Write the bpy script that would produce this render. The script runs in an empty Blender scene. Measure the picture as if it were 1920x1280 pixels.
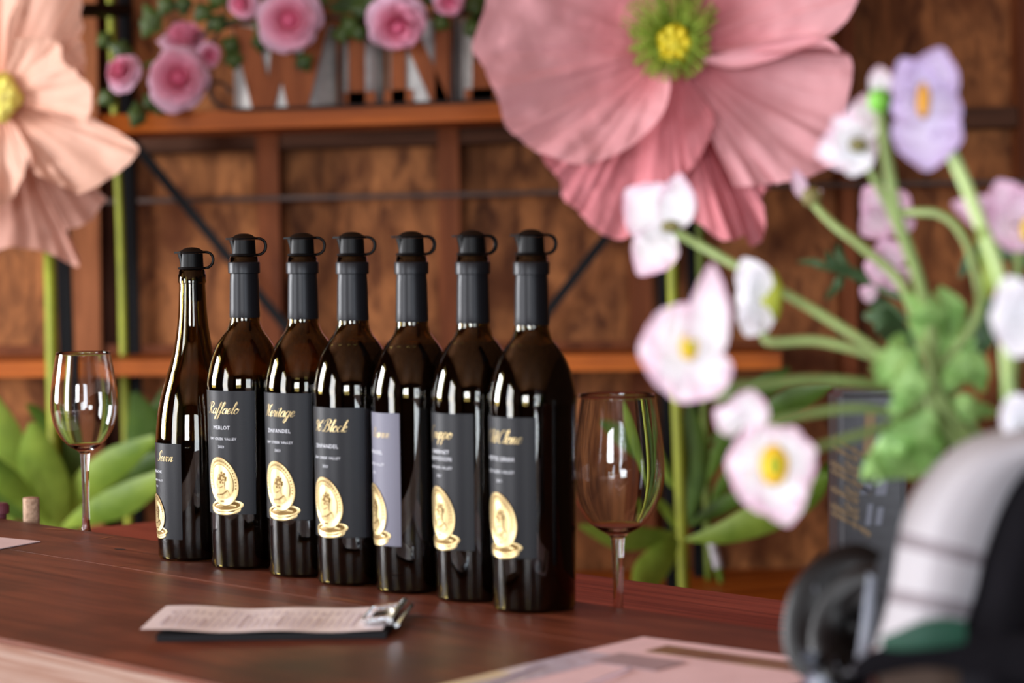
import bpy, bmesh, math, random
from math import sin, cos, pi, radians, atan2, hypot, sqrt
from mathutils import Vector, Matrix, noise

random.seed(7)
scene = bpy.context.scene
COL = scene.collection

# ------------------------------------------------------------------ camera, world, lights, exposure
FPX = 85.0 / 36.0 * 1920.0
CZ = 1.05                       # bar top height
CAM = Vector((0, 0, CZ + 0.314))
PITCH, ROLL = radians(2.37), radians(0.55)
FWD = Vector((0, cos(PITCH), -sin(PITCH)))
_u0 = Vector((0, sin(PITCH), cos(PITCH)))
_r0 = Vector((1, 0, 0))
RGT = _r0 * cos(ROLL) - _u0 * sin(ROLL)
UPV = _r0 * sin(ROLL) + _u0 * cos(ROLL)
TOC = -FWD

cd = bpy.data.cameras.new('camera')
cam = bpy.data.objects.new('camera', cd)
COL.objects.link(cam)
cd.sensor_width = 36.0
cd.lens = 85.0
cd.clip_start = 0.05
cam.matrix_world = Matrix(((RGT.x, UPV.x, TOC.x, CAM.x), (RGT.y, UPV.y, TOC.y, CAM.y), (RGT.z, UPV.z, TOC.z, CAM.z), (0, 0, 0, 1)))
cd.dof.use_dof = True
cd.dof.focus_distance = 2.47
cd.dof.aperture_fstop = 4.6
scene.camera = cam

world = bpy.data.worlds.new('world')
scene.world = world
world.use_nodes = True
world.node_tree.nodes['Background'].inputs[0].default_value = (0.60, 0.72, 0.95, 1)
world.node_tree.nodes['Background'].inputs[1].default_value = 0.9


def area(name, loc, target, sx, sy, power, col):
    ld = bpy.data.lights.new(name, 'AREA')
    ld.shape = 'RECTANGLE'
    ld.size, ld.size_y = sx, sy
    ld.energy = power
    ld.color = col
    o = bpy.data.objects.new(name, ld)
    COL.objects.link(o)
    o.location = loc
    d = Vector(target) - Vector(loc)
    o.rotation_euler = d.to_track_quat('-Z', 'Y').to_euler()
    return o


# daylight entering through the openings of the barn (built further down), plus one added fill
area('daylight_left_window', (-3.62, 3.15, 1.75), (0, 3.15, 1.75), 1.0, 1.3, 120, (0.98, 0.98, 1.0))
area('daylight_left_door', (-3.62, 0.1, 1.45), (0, 0.1, 1.45), 1.3, 2.3, 92, (0.98, 0.98, 1.0))
area('daylight_front_door', (1.25, -3.62, 1.4), (1.25, 0, 1.4), 1.5, 2.4, 84, (0.86, 0.93, 1.0))
area('added_front_fill', (-1.9, -3.62, 1.9), (-1.9, 0, 1.9), 1.5, 1.3, 120, (0.95, 0.97, 1.0))  # added fill from high behind the camera, brightens the horizontal surfaces

scene.view_settings.view_transform = 'Standard'
scene.view_settings.look = 'None'
scene.view_settings.gamma = 1.0
scene.view_settings.use_curve_mapping = False
scene.view_settings.exposure = 0.75


# ------------------------------------------------------------------ helpers
def P(px, py, d):
    """world point seen at photo pixel (px, py) at depth d"""
    return CAM + FWD * d + RGT * ((px - 960) / FPX * d) + UPV * ((640 - py) / FPX * d)


def G(px, py, z):
    """world point on the horizontal plane at height z above the bar top"""
    v = FWD + RGT * ((px - 960) / FPX) + UPV * ((640 - py) / FPX)
    t = (CZ + z - CAM.z) / v.z
    return CAM + v * t


def lin(r, g, b):
    def f(c):
        c /= 255.0
        return c / 12.92 if c <= 0.04045 else ((c + 0.055) / 1.055) ** 2.4
    return (f(r), f(g), f(b), 1.0)


MATS = {}


def mat(name, col, rough=0.5, metallic=0.0, spec=0.5, trans=0.0, ior=1.45, coat=0.0, var=0.0, vscale=8.0, bump=0.0, bscale=40.0,
        stretch=(1, 1, 1), col2=None, sheen=0.0, translucent=0.0, thin=None):
    if name in MATS:
        return MATS[name]
    m = bpy.data.materials.new(name)
    m.use_nodes = True
    nt = m.node_tree
    b = nt.nodes['Principled BSDF']
    b.inputs['Base Color'].default_value = col
    b.inputs['Roughness'].default_value = rough
    b.inputs['Metallic'].default_value = metallic
    b.inputs['Specular IOR Level'].default_value = spec
    b.inputs['Transmission Weight'].default_value = trans
    b.inputs['IOR'].default_value = ior
    b.inputs['Coat Weight'].default_value = coat
    b.inputs['Sheen Weight'].default_value = sheen
    if var > 0 or col2 or bump > 0:
        tc = nt.nodes.new('ShaderNodeTexCoord')
        mp = nt.nodes.new('ShaderNodeMapping')
        mp.inputs['Scale'].default_value = stretch
        nt.links.new(tc.outputs['Object'], mp.inputs['Vector'])
    if var > 0 or col2:
        nz = nt.nodes.new('ShaderNodeTexNoise')
        nz.inputs['Scale'].default_value = vscale
        nz.inputs['Detail'].default_value = 6
        nz.inputs['Roughness'].default_value = 0.62
        nt.links.new(mp.outputs[0], nz.inputs['Vector'])
        cr = nt.nodes.new('ShaderNodeValToRGB')
        cr.color_ramp.elements[0].position = 0.32
        cr.color_ramp.elements[1].position = 0.68
        c2 = col2 if col2 else tuple(min(1, c * (1 + var)) for c in col[:3]) + (1,)
        c1 = col if col2 else tuple(c * (1 - var) for c in col[:3]) + (1,)
        cr.color_ramp.elements[0].color = c1
        cr.color_ramp.elements[1].color = c2
        nt.links.new(nz.outputs['Fac'], cr.inputs[0])
        nt.links.new(cr.outputs[0], b.inputs['Base Color'])
    if bump > 0:
        n2 = nt.nodes.new('ShaderNodeTexNoise')
        n2.inputs['Scale'].default_value = bscale
        n2.inputs['Detail'].default_value = 4
        nt.links.new(mp.outputs[0], n2.inputs['Vector'])
        bp = nt.nodes.new('ShaderNodeBump')
        bp.inputs['Strength'].default_value = bump
        bp.inputs['Distance'].default_value = 0.01
        nt.links.new(n2.outputs['Fac'], bp.inputs['Height'])
        nt.links.new(bp.outputs[0], b.inputs['Normal'])
    if translucent > 0:
        tr = nt.nodes.new('ShaderNodeBsdfTranslucent')
        src = b.inputs['Base Color'].links[0].from_socket if b.inputs['Base Color'].links else None
        if src:
            nt.links.new(src, tr.inputs[0])
        else:
            tr.inputs[0].default_value = col
        mx = nt.nodes.new('ShaderNodeMixShader')
        mx.inputs[0].default_value = translucent
        nt.links.new(b.outputs[0], mx.inputs[1])
        nt.links.new(tr.outputs[0], mx.inputs[2])
        nt.links.new(mx.outputs[0], nt.nodes['Material Output'].inputs[0])
    MATS[name] = m
    return m


def petal_mat(name, core, edge, translucent=0.3, mid=0.45, rough=0.6, bump=0.15, bscale=25, pw0=0.35, pw1=0.95):
    """petal pigment running from core to edge by the stored attribute 'edge' (0 at the base, 1 at the rim)"""
    if name in MATS:
        return MATS[name]
    m = bpy.data.materials.new(name)
    m.use_nodes = True
    nt = m.node_tree
    b = nt.nodes['Principled BSDF']
    b.inputs['Roughness'].default_value = rough
    b.inputs['Specular IOR Level'].default_value = 0.25
    at = nt.nodes.new('ShaderNodeAttribute')
    at.attribute_name = 'edge'
    tc = nt.nodes.new('ShaderNodeTexCoord')
    nz = nt.nodes.new('ShaderNodeTexNoise')
    nz.inputs['Scale'].default_value = bscale
    nz.inputs['Detail'].default_value = 5
    nt.links.new(tc.outputs['Object'], nz.inputs['Vector'])
    ma = nt.nodes.new('ShaderNodeMath')
    ma.operation = 'MULTIPLY_ADD'
    ma.inputs[1].default_value = 0.35
    nt.links.new(nz.outputs['Fac'], ma.inputs[0])
    nt.links.new(at.outputs['Fac'], ma.inputs[2])
    cr = nt.nodes.new('ShaderNodeValToRGB')
    mb_ = nt.nodes.new('ShaderNodeMath')
    mb_.operation = 'MULTIPLY'
    mb_.inputs[1].default_value = 0.74
    nt.links.new(ma.outputs[0], mb_.inputs[0])
    cr.color_ramp.elements[0].position = (pw0 + 0.17) * 0.74
    cr.color_ramp.elements[0].color = core
    cr.color_ramp.elements[1].position = min(1.0, (pw1 + 0.17) * 0.74)
    cr.color_ramp.elements[1].color = edge
    nt.links.new(mb_.outputs[0], cr.inputs[0])
    nt.links.new(cr.outputs[0], b.inputs['Base Color'])
    bp = nt.nodes.new('ShaderNodeBump')
    bp.inputs['Strength'].default_value = bump
    bp.inputs['Distance'].default_value = 0.02
    nt.links.new(nz.outputs['Fac'], bp.inputs['Height'])
    nt.links.new(bp.outputs[0], b.inputs['Normal'])
    tr = nt.nodes.new('ShaderNodeBsdfTranslucent')
    nt.links.new(cr.outputs[0], tr.inputs[0])
    mx = nt.nodes.new('ShaderNodeMixShader')
    mx.inputs[0].default_value = translucent
    nt.links.new(b.outputs[0], mx.inputs[1])
    nt.links.new(tr.outputs[0], mx.inputs[2])
    nt.links.new(mx.outputs[0], nt.nodes['Material Output'].inputs[0])
    MATS[name] = m
    return m


def wood_mat(name, dark, light, stretch, scale=3.0, rough=0.6, bump=0.2, spec=0.15, rot=(0, 0, 0), blotch=None):
    """grain = noise stretched along one object axis, plus blotches"""
    if name in MATS:
        return MATS[name]
    m = bpy.data.materials.new(name)
    m.use_nodes = True
    nt = m.node_tree
    b = nt.nodes['Principled BSDF']
    b.inputs['Roughness'].default_value = rough
    b.inputs['Specular IOR Level'].default_value = spec
    tc = nt.nodes.new('ShaderNodeTexCoord')
    mp0 = nt.nodes.new('ShaderNodeMapping')
    mp0.inputs['Rotation'].default_value = rot
    nt.links.new(tc.outputs['Object'], mp0.inputs['Vector'])
    mp = nt.nodes.new('ShaderNodeMapping')
    mp.inputs['Scale'].default_value = stretch
    nt.links.new(mp0.outputs[0], mp.inputs['Vector'])
    nz = nt.nodes.new('ShaderNodeTexNoise')
    nz.inputs['Scale'].default_value = scale
    nz.inputs['Detail'].default_value = 8
    nz.inputs['Roughness'].default_value = 0.65
    nz.inputs['Distortion'].default_value = 0.6
    nt.links.new(mp.outputs[0], nz.inputs['Vector'])
    cr = nt.nodes.new('ShaderNodeValToRGB')
    cr.color_ramp.elements[0].position = 0.36
    cr.color_ramp.elements[0].color = dark
    cr.color_ramp.elements[1].position = 0.66
    cr.color_ramp.elements[1].color = light
    nt.links.new(nz.outputs['Fac'], cr.inputs[0])
    out = cr.outputs[0]
    if blotch:
        n2 = nt.nodes.new('ShaderNodeTexNoise')
        n2.inputs['Scale'].default_value = blotch[0]
        n2.inputs['Detail'].default_value = 4
        nt.links.new(mp0.outputs[0], n2.inputs['Vector'])
        c2 = nt.nodes.new('ShaderNodeValToRGB')
        c2.color_ramp.elements[0].position = 0.5
        c2.color_ramp.elements[0].color = (0, 0, 0, 1)
        c2.color_ramp.elements[1].position = 0.72
        c2.color_ramp.elements[1].color = (1, 1, 1, 1)
        nt.links.new(n2.outputs['Fac'], c2.inputs[0])
        mx = nt.nodes.new('ShaderNodeMix')
        mx.data_type = 'RGBA'
        mx.inputs[7].default_value = blotch[1]
        nt.links.new(c2.outputs[0], mx.inputs[0])
        nt.links.new(out, mx.inputs[6])
        out = mx.outputs[2]
    nt.links.new(out, b.inputs['Base Color'])
    bp = nt.nodes.new('ShaderNodeBump')
    bp.inputs['Strength'].default_value = bump
    bp.inputs['Distance'].default_value = 0.004
    nt.links.new(nz.outputs['Fac'], bp.inputs['Height'])
    nt.links.new(bp.outputs[0], b.inputs['Normal'])
    MATS[name] = m
    return m


class MB:
    """collects vertices and faces, then becomes one mesh object"""

    def __init__(self):
        self.v, self.f, self.mi, self.e = [], [], [], []

    def add(self, verts, faces, mi=0, edge=None):
        o = len(self.v)
        self.v += [tuple(x) for x in verts]
        self.f += [tuple(i + o for i in f) for f in faces]
        self.mi += [mi] * len(faces)
        self.e += list(edge) if edge is not None else [0.0] * len(verts)
        return self

    def hexa(self, p, mi=0):
        """eight corners: bottom loop 0-3, top loop 4-7"""
        return self.add(p, [(0, 3, 2, 1), (4, 5, 6, 7), (0, 1, 5, 4), (1, 2, 6, 5), (2, 3, 7, 6), (3, 0, 4, 7)], mi)

    def box(self, lo, hi, mi=0):
        x0, y0, z0 = lo
        x1, y1, z1 = hi
        return self.hexa([(x0, y0, z0), (x1, y0, z0), (x1, y1, z0), (x0, y1, z0), (x0, y0, z1), (x1, y0, z1), (x1, y1, z1), (x0, y1, z1)], mi)

    def bar(self, a, b, w, t, up=TOC, mi=0):
        """straight bar from a to b: t thick along 'up', w wide across"""
        a, b = Vector(a), Vector(b)
        d = (b - a).normalized()
        u = (Vector(up) - d * d.dot(Vector(up))).normalized()
        s = d.cross(u)
        c = [(-1, -1), (1, -1), (1, 1), (-1, 1)]
        return self.hexa([a + s * (w / 2 * i) + u * (t / 2 * j) for i, j in c] + [b + s * (w / 2 * i) + u * (t / 2 * j) for i, j in c], mi)

    def grid(self, pts, mi=0, edge=None, closed_u=False):
        """pts[i][j]"""
        n, m = len(pts), len(pts[0])
        fl = [q for r in pts for q in r]
        fs = []
        for i in range(n - (0 if closed_u else 1)):
            i2 = (i + 1) % n
            for j in range(m - 1):
                fs.append((i * m + j, i2 * m + j, i2 * m + j + 1, i * m + j + 1))
        ed = [q for r in edge for q in r] if edge else None
        return self.add(fl, fs, mi, ed)

    def lathe(self, prof, n=40, mi=0, origin=(0, 0, 0), sx=1.0, sy=1.0):
        o = Vector(origin)
        pts = []
        for k in range(n):
            a = 2 * pi * k / n
            pts.append([o + Vector((r * cos(a) * sx, r * sin(a) * sy, z)) for r, z in prof])
        return self.grid(pts, mi, closed_u=True)

    def tube(self, path, rad, n=8, mi=0, caps=True):
        path = [Vector(p) for p in path]
        m = len(path)
        if not hasattr(rad, '__len__'):
            rad = [rad] * m
        ref = None
        rings = []
        for i in range(m):
            t = (path[min(i + 1, m - 1)] - path[max(i - 1, 0)]).normalized()
            if ref is None:
                ref = t.orthogonal().normalized()
            ref = (ref - t * ref.dot(t)).normalized()
            bi = t.cross(ref)
            rings.append([path[i] + (ref * cos(2 * pi * k / n) + bi * sin(2 * pi * k / n)) * rad[i] for k in range(n)])
        o = len(self.v)
        fl = [q for r in rings for q in r]
        fs = []
        for i in range(m - 1):
            for k in range(n):
                k2 = (k + 1) % n
                fs.append((i * n + k, i * n + k2, (i + 1) * n + k2, (i + 1) * n + k))
        if caps:
            fs.append(tuple(range(n))[::-1])
            fs.append(tuple((m - 1) * n + k for k in range(n)))
        return self.add(fl, fs, mi)

    def blob(self, c, rx, ry, rz, n=12, m=8, mi=0, frame=None, wob=0.0, seed=0):
        c = Vector(c)
        fx, fy, fz = frame if frame else (Vector((1, 0, 0)), Vector((0, 1, 0)), Vector((0, 0, 1)))
        pts = []
        for i in range(n):
            a = 2 * pi * i / n
            row = []
            for j in range(m + 1):
                b = -pi / 2 + pi * j / m
                k = 1 + wob * sin(5 * a + seed) * cos(b) * sin(3 * b + seed)
                row.append(c + (fx * (rx * cos(a) * cos(b)) + fy * (ry * sin(a) * cos(b)) + fz * (rz * sin(b))) * k)
            pts.append(row)
        return self.grid(pts, mi, closed_u=True)

    def data(self, name, mats, smooth=True, merge=0.0):
        me = bpy.data.meshes.new(name)
        me.from_pydata(self.v, [], self.f)
        for m in (mats if isinstance(mats, (list, tuple)) else [mats]):
            me.materials.append(m)
        if any(self.mi):
            me.polygons.foreach_set('material_index', self.mi)
        if any(self.e):
            at = me.attributes.new('edge', 'FLOAT', 'POINT')
            at.data.foreach_set('value', self.e)
        if merge > 0:
            bm = bmesh.new()
            bm.from_mesh(me)
            bmesh.ops.remove_doubles(bm, verts=bm.verts, dist=merge)
            bm.to_mesh(me)
            bm.free()
        if smooth:
            me.polygons.foreach_set('use_smooth', [True] * len(me.polygons))
            if smooth != 'all':
                me.set_sharp_from_angle(angle=radians(smooth if isinstance(smooth, int) and smooth > 1 else 40))
        me.update()
        return me

    def obj(self, name, mats, parent=None, smooth=True, merge=0.0):
        return link(name, self.data(name, mats, smooth, merge), parent)


def link(name, me, parent=None, local=False):
    o = bpy.data.objects.new(name, me)
    COL.objects.link(o)
    if parent is not None:
        o.parent = parent
        if not local:
            o.matrix_parent_inverse = WORLD[parent.name].inverted()
        WORLD[o.name] = WORLD[parent.name] if local else Matrix.Identity(4)
    else:
        WORLD[o.name] = Matrix.Identity(4)
    return o


WORLD = {}


def thing(name, label, cat, loc, rz=0.0, group=None):
    o = bpy.data.objects.new(name, None)
    COL.objects.link(o)
    o.empty_display_size = 0.05
    o.location = loc
    o.rotation_euler = (0, 0, rz)
    WORLD[o.name] = Matrix.Translation(Vector(loc)) @ Matrix.Rotation(rz, 4, 'Z')
    tag(o, label, cat, group)
    return o


def tag(o, label=None, cat=None, group=None, kind=None):
    if label:
        o['label'] = label
    if cat:
        o['category'] = cat
    if group:
        o['group'] = group
    if kind:
        o['kind'] = kind
    return o


def spline(pts, n=8):
    """Catmull-Rom through the points (any dimension)"""
    pts = [tuple(p) for p in pts]
    q = [pts[0]] + pts + [pts[-1]]
    out = []
    for i in range(1, len(q) - 2):
        for k in range(n):
            t = k / n
            out.append(tuple(0.5 * (2 * b + (c - a) * t + (2 * a - 5 * b + 4 * c - d) * t * t + (3 * b - a - 3 * c + d) * t ** 3)
                             for a, b, c, d in zip(q[i - 1], q[i], q[i + 1], q[i + 2])))
    out.append(pts[-1])
    return out


def fbm(p, s):
    return noise.fractal(Vector(p) * s, 0.6, 2.0, 4)


# ------------------------------------------------------------------ materials
M_ply = wood_mat('plywood', lin(76, 40, 20), lin(166, 106, 62), (7, 7, 3.0), scale=3.0, rough=0.65, bump=0.15, blotch=(6.0, lin(84, 42, 17)))
M_stud = wood_mat('stud_wood', lin(84, 42, 22), lin(124, 68, 38), (8, 8, 0.8), scale=2.5, rough=0.65)
M_block = wood_mat('dark_block_wood', lin(62, 38, 26), lin(88, 56, 40), (0.8, 8, 8), scale=2.5, rough=0.65)
M_shelf = wood_mat('shelf_pine', lin(132, 62, 12), lin(176, 92, 24), (0.7, 9, 9), scale=2.5, rough=0.45)
BAR_ANG = radians(-46.7)
M_bar = wood_mat('bar_plank', lin(80, 38, 24), lin(124, 68, 46), (1.2, 16, 16), scale=2.2, rough=0.46, bump=0.12, spec=0.16, rot=(0, 0, -BAR_ANG), blotch=(5.0, lin(56, 30, 20)))
M_bar_back = wood_mat('bar_back_plank', lin(116, 50, 38), lin(160, 80, 62), (1.2, 20, 20), scale=2.5, rough=0.5, bump=0.2, rot=(0, 0, -BAR_ANG))
M_pale = wood_mat('whitewashed_plank', lin(204, 166, 150), lin(255, 244, 238), (1.5, 22, 22), scale=2.5, rough=0.6, bump=0.2, rot=(0, 0, -BAR_ANG))
M_dark_shell = wood_mat('barn_boards', lin(40, 24, 14), lin(78, 50, 32), (6, 6, 0.8), scale=2.0, rough=0.75)
M_floor = mat('concrete', lin(110, 98, 88), rough=0.7, var=0.25, vscale=3)
M_black = mat('black_steel', lin(10, 10, 13), rough=0.55, spec=0.15, var=0.1, vscale=30)
M_rod = mat('grey_conduit', lin(96, 84, 80), rough=0.5, metallic=0.4, var=0.15, vscale=20)

# ------------------------------------------------------------------ the setting
WD = 5.3       # depth of the back wall's sheathing


def struct(o, label=None):
    return tag(o, label, None, None, 'structure')


b = MB()
for x, y, w in ((-3.7, -3.7, 7.4),):
    b.box((-3.7, -3.7, -0.12), (3.7, 5.6, 0.0))
struct(b.obj('floor', M_floor, smooth=False))
struct(MB().box((-3.7, -3.7, 3.3), (3.7, 5.6, 3.42)).obj('ceiling', wood_mat('ceiling_boards', lin(120, 76, 46), lin(178, 124, 82), (6, 0.8, 6), scale=2.0, rough=0.7), smooth=False))
b = MB()   # left wall with a window and a door opening
b.box((-3.8, -3.7, 0), (-3.6, -0.55, 3.3)).box((-3.8, 0.75, 0), (-3.6, 2.65, 3.3)).box((-3.8, 3.65, 0), (-3.6, 5.6, 3.3))
b.box((-3.8, -0.55, 2.6), (-3.6, 0.75, 3.3)).box((-3.8, -0.55, 0), (-3.6, 0.75, 0.3)).box((-3.8, 2.65, 0), (-3.6, 3.65, 1.1)).box((-3.8, 2.65, 2.4), (-3.6, 3.65, 3.3))
struct(b.obj('wall_left', M_dark_shell, smooth=False))
struct(MB().box((3.6, -3.7, 0), (3.8, 5.6, 3.3)).obj('wall_right', M_dark_shell, smooth=False))
b = MB()
b.box((-3.6, -3.8, 0), (-2.65, -3.6, 3.3)).box((-1.15, -3.8, 0), (0.5, -3.6, 3.3)).box((2.0, -3.8, 0), (3.6, -3.6, 3.3))
b.box((-2.65, -3.8, 0), (-1.15, -3.6, 1.25)).box((-2.65, -3.8, 2.55), (-1.15, -3.6, 3.3)).box((0.5, -3.8, 2.6), (2.0, -3.6, 3.3)).box((0.5, -3.8, 0), (2.0, -3.6, 0.2))
struct(b.obj('wall_front', M_dark_shell, smooth=False))

# back wall: sheathing in sheets, studs and blocking nailed on
wall = struct(MB().box((-3.6, 5.34, 0), (3.6, 5.6, 3.3)).obj('wall_back', M_dark_shell, smooth=False))
seams = [-2600, -1150, 290 + 560, 2250, 3700]
for i, (xa, xb) in enumerate(((-1900, -380), (-376, 842), (846, 1588), (1592, 3200))):
    ya0, yb0, ya1, yb1 = -650, -650, 1130, 1130
    b = MB()
    for sx in (0,):
        q = [P(xa, ya1, WD), P(xb, yb1, WD), P(xb, yb1, WD + 0.02), P(xa, ya1, WD + 0.02),
             P(xa, ya0, WD), P(xb, yb0, WD), P(xb, yb0, WD + 0.02), P(xa, ya0, WD + 0.02)]
        b.hexa(q)
    b.obj('plywood_sheet', M_ply, wall, smooth=False)


def upright(x0t, x1t, yt, x0b, x1b, yb, d_front, d_back, m, name='stud'):
    b = MB()
    b.hexa([P(x0b, yb, d_front), P(x1b, yb, d_front), P(x1b, yb, d_front) - TOC * (d_back - d_front), P(x0b, yb, d_front) - TOC * (d_back - d_front),
            P(x0t, yt, d_front), P(x1t, yt, d_front), P(x1t, yt, d_front) - TOC * (d_back - d_front), P(x0t, yt, d_front) - TOC * (d_back - d_front)])
    return b.obj(name, m, wall, smooth=False)


SF = WD - 0.088
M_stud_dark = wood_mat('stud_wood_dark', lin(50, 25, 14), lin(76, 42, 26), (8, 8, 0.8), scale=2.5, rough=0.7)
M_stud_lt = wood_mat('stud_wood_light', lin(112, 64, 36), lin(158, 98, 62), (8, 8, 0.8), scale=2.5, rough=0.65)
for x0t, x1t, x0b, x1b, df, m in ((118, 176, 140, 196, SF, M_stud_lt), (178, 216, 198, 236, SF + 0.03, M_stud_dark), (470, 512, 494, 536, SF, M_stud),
                                  (812, 852, 832, 872, SF, M_stud), (1172, 1212, 1190, 1230, SF, M_stud), (1572, 1598, 1584, 1612, SF, M_stud),
                                  (1908, 1950, 1918, 1960, SF, M_stud), (-260, -215, -235, -190, SF, M_stud)):
    upright(x0t, x1t, -300, x0b, x1b, 1080, df, WD, m)


def blocking(xa, xb, yta, ytb, h, df, m, name='blocking'):
    b = MB()
    dd = TOC * (WD - df)
    b.hexa([P(xa, yta + h, df), P(xb, ytb + h, df), P(xb, ytb + h, df) - dd, P(xa, yta + h, df) - dd, P(xa, yta, df), P(xb, ytb, df), P(xb, ytb, df) - dd, P(xa, yta, df) - dd])
    return b.obj(name, m, wall, smooth=False)


for xa, xb, ya, yb in ((237, 482, 250, 243), (516, 824, 242, 233), (860, 1180, 232, 222), (1216, 1574, 222, 214), (1610, 1908, 207, 200), (1954, 2300, 205, 200)):
    blocking(xa, xb, ya, yb, 36, SF + 0.004, M_block)
for xa, xb, ya, yb in ((-190, 142, 648, 647), (200, 495, 646, 645), (534, 834, 645, 642), (870, 1192, 641, 638), (1230, 1470, 637, 635)):
    blocking(xa, xb, ya, yb, 38, SF + 0.004, M_stud)
b = MB()
b.tube([P(-200, 384, SF - 0.012), P(300, 376, SF - 0.012), P(950, 363, SF - 0.012), P(1500, 347, SF - 0.012), P(2100, 338, SF - 0.012)], 0.0055, 8)
tag(b.obj('conduit', M_rod, wall), 'thin grey conduit running across the studs')

# low back bar against the wall
BBZ = CAM.z - 0.71
b = MB()
b.box((-2.6, 4.5, BBZ - 0.035), (2.6, 5.19, BBZ))
bb = thing('back_bar', 'low brown wooden back bar along the plywood wall behind the counter', 'cabinet', (0, 4.9, 0))
b.obj('top_board', M_shelf, bb, smooth=False)
MB().box((-2.55, 4.56, 0), (2.55, 5.16, BBZ - 0.035)).obj('carcass', M_stud_dark, bb, smooth=False)

# ------------------------------------------------------------------ bar counter
uax = Vector((cos(BAR_ANG), sin(BAR_ANG), 0))
nax = Vector((sin(BAR_ANG), -cos(BAR_ANG), 0))      # towards the drinkers' side


def uv(p):
    return uax.dot(p), nax.dot(p)


n_back = (uv(G(1080, 1075, -0.058))[1] + uv(G(1475, 1125, -0.058))[1]) / 2
n_l2 = (uv(G(0, 969, 0))[1] + uv(G(206, 1000, 0))[1] + uv(G(1157, 1143, 0))[1]) / 3
n_seam = (uv(G(0, 1025, 0))[1] + uv(G(203, 1061, 0))[1]) / 2
n_front = (uv(G(0, 1195, 0))[1] + uv(G(395, 1280, 0))[1]) / 2
n_pale = n_front + 0.30
u_left = uv(G(186, 988, -0.058))[0]
U0, U1 = -3.0, 1.1
counter = thing('bar_counter', 'long reddish brown plank bar counter carrying the row of bottles', 'counter', (uax * -0.6 + nax * (n_l2 + n_front) / 2))


def plank(na, nb, ua, ub, zt, zb, m, name='plank', bev=0.0006):
    c = [uax * ua + nax * na, uax * ub + nax * na, uax * ub + nax * nb, uax * ua + nax * nb]
    bm = bmesh.new()
    vs = [bm.verts.new((p.x, p.y, CZ + zb)) for p in c] + [bm.verts.new((p.x, p.y, CZ + zt)) for p in c]
    for f in ((3, 2, 1, 0), (4, 5, 6, 7), (0, 1, 5, 4), (1, 2, 6, 5), (2, 3, 7, 6), (3, 0, 4, 7)):
        bm.faces.new([vs[i] for i in f])
    bmesh.ops.recalc_face_normals(bm, faces=bm.faces)
    bmesh.ops.bevel(bm, geom=list(bm.edges), offset=bev, segments=2, affect='EDGES')
    me = bpy.data.meshes.new(name)
    bm.to_mesh(me)
    bm.free()
    me.materials.append(m)
    return link(name, me, counter)


plank(n_l2, n_seam - 0.0003, U0, U1, 0.0, -0.05, M_bar)
plank(n_seam + 0.0003, n_front - 0.001, U0, U1, 0.0, -0.05, M_bar)
tag(plank(n_front + 0.001, n_pale, U0, U1, -0.004, -0.05, M_pale, 'front_ledge'), 'pale whitewashed ledge along the front of the bar')
tag(plank(n_back, n_l2 - 0.002, u_left, U1, -0.058, -0.085, M_bar_back, 'service_ledge'), 'lower red brown ledge behind the bottles')
plank(n_l2 - 0.11, n_l2 - 0.002, U0, u_left - 0.004, -0.018, -0.06, M_bar_back, 'service_ledge')
c = MB()
ca, cb = n_l2 + 0.02, n_front - 0.02
q = [uax * U0 + nax * ca, uax * U1 + nax * ca, uax * U1 + nax * cb, uax * U0 + nax * cb]
c.hexa([(p.x, p.y, 0) for p in q] + [(p.x, p.y, CZ - 0.05) for p in q])
c.obj('bar_front', M_stud, counter, smooth=False)
# gouges and bright scratches in the top
M_scr = mat('bare_wood_scratch', lin(150, 92, 52), rough=0.6, var=0.2, vscale=60)
M_gou = mat('gouge', lin(44, 24, 16), rough=0.7)
for pts, w, m in ((((150, 1013), (185, 1010), (215, 1004)), 0.004, M_scr), (((210, 1061), (250, 1058), (300, 1052)), 0.006, M_scr), (((215, 1028), (235, 1030)), 0.0035, M_gou),
                  (((80, 990), (130, 993)), 0.003, M_scr), (((600, 1117), (690, 1130)), 0.002, M_scr), (((760, 1160), (880, 1165)), 0.0022, M_scr)):
    p = [G(x, y, 0.0004) for x, y in spline(pts, 4)]
    n = len(p)
    mb = MB()
    mb.grid([[q + nax * (w * s * (0.15 + sin(pi * i / (n - 1)))) for s in (-1, 1)] for i, q in enumerate(p)])
    mb.obj('scratch', m, counter)

# ------------------------------------------------------------------ steel rack with the two shelves
rack = thing('display_rack', 'black steel rack with two pine shelves on the back bar', 'rack', (0, 4.95, BBZ))
DF, DB = 4.79, 5.1


def foot(px, py, d):
    p = P(px, py, d)
    return Vector((p.x, p.y, BBZ))


for (xt, yt, xb, yb, d) in ((100, -120, 133, 900, DF), (232, -120, 258, 900, DB), (1228, -120, 1256, 900, DF), (1286, -120, 1308, 900, DB)):
    a, m_ = P(xt, yt, d), P(xb, yb, d)
    dirv = (m_ - a)
    t = (BBZ - a.z) / dirv.z
    e = a + dirv * t
    MB().bar(a, e, 0.026, 0.026).obj('post', M_black, rack, smooth=False)
MB().bar(P(246, 262, DB - 0.02), P(905, 1058, DB - 0.02), 0.020, 0.012).obj('brace', M_black, rack, smooth=False)
MB().bar(P(1297, 237, DB - 0.035), P(655, 1062, DB - 0.035), 0.020, 0.012).obj('brace', M_black, rack, smooth=False)
MB().bar(P(92, 20, DF), P(240, 19, DB), 0.022, 0.022).obj('crossbar', M_black, rack, smooth=False)
MB().bar(P(1229, 10, DF), P(1287, 9, DB), 0.022, 0.022).obj('crossbar', M_black, rack, smooth=False)


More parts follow.
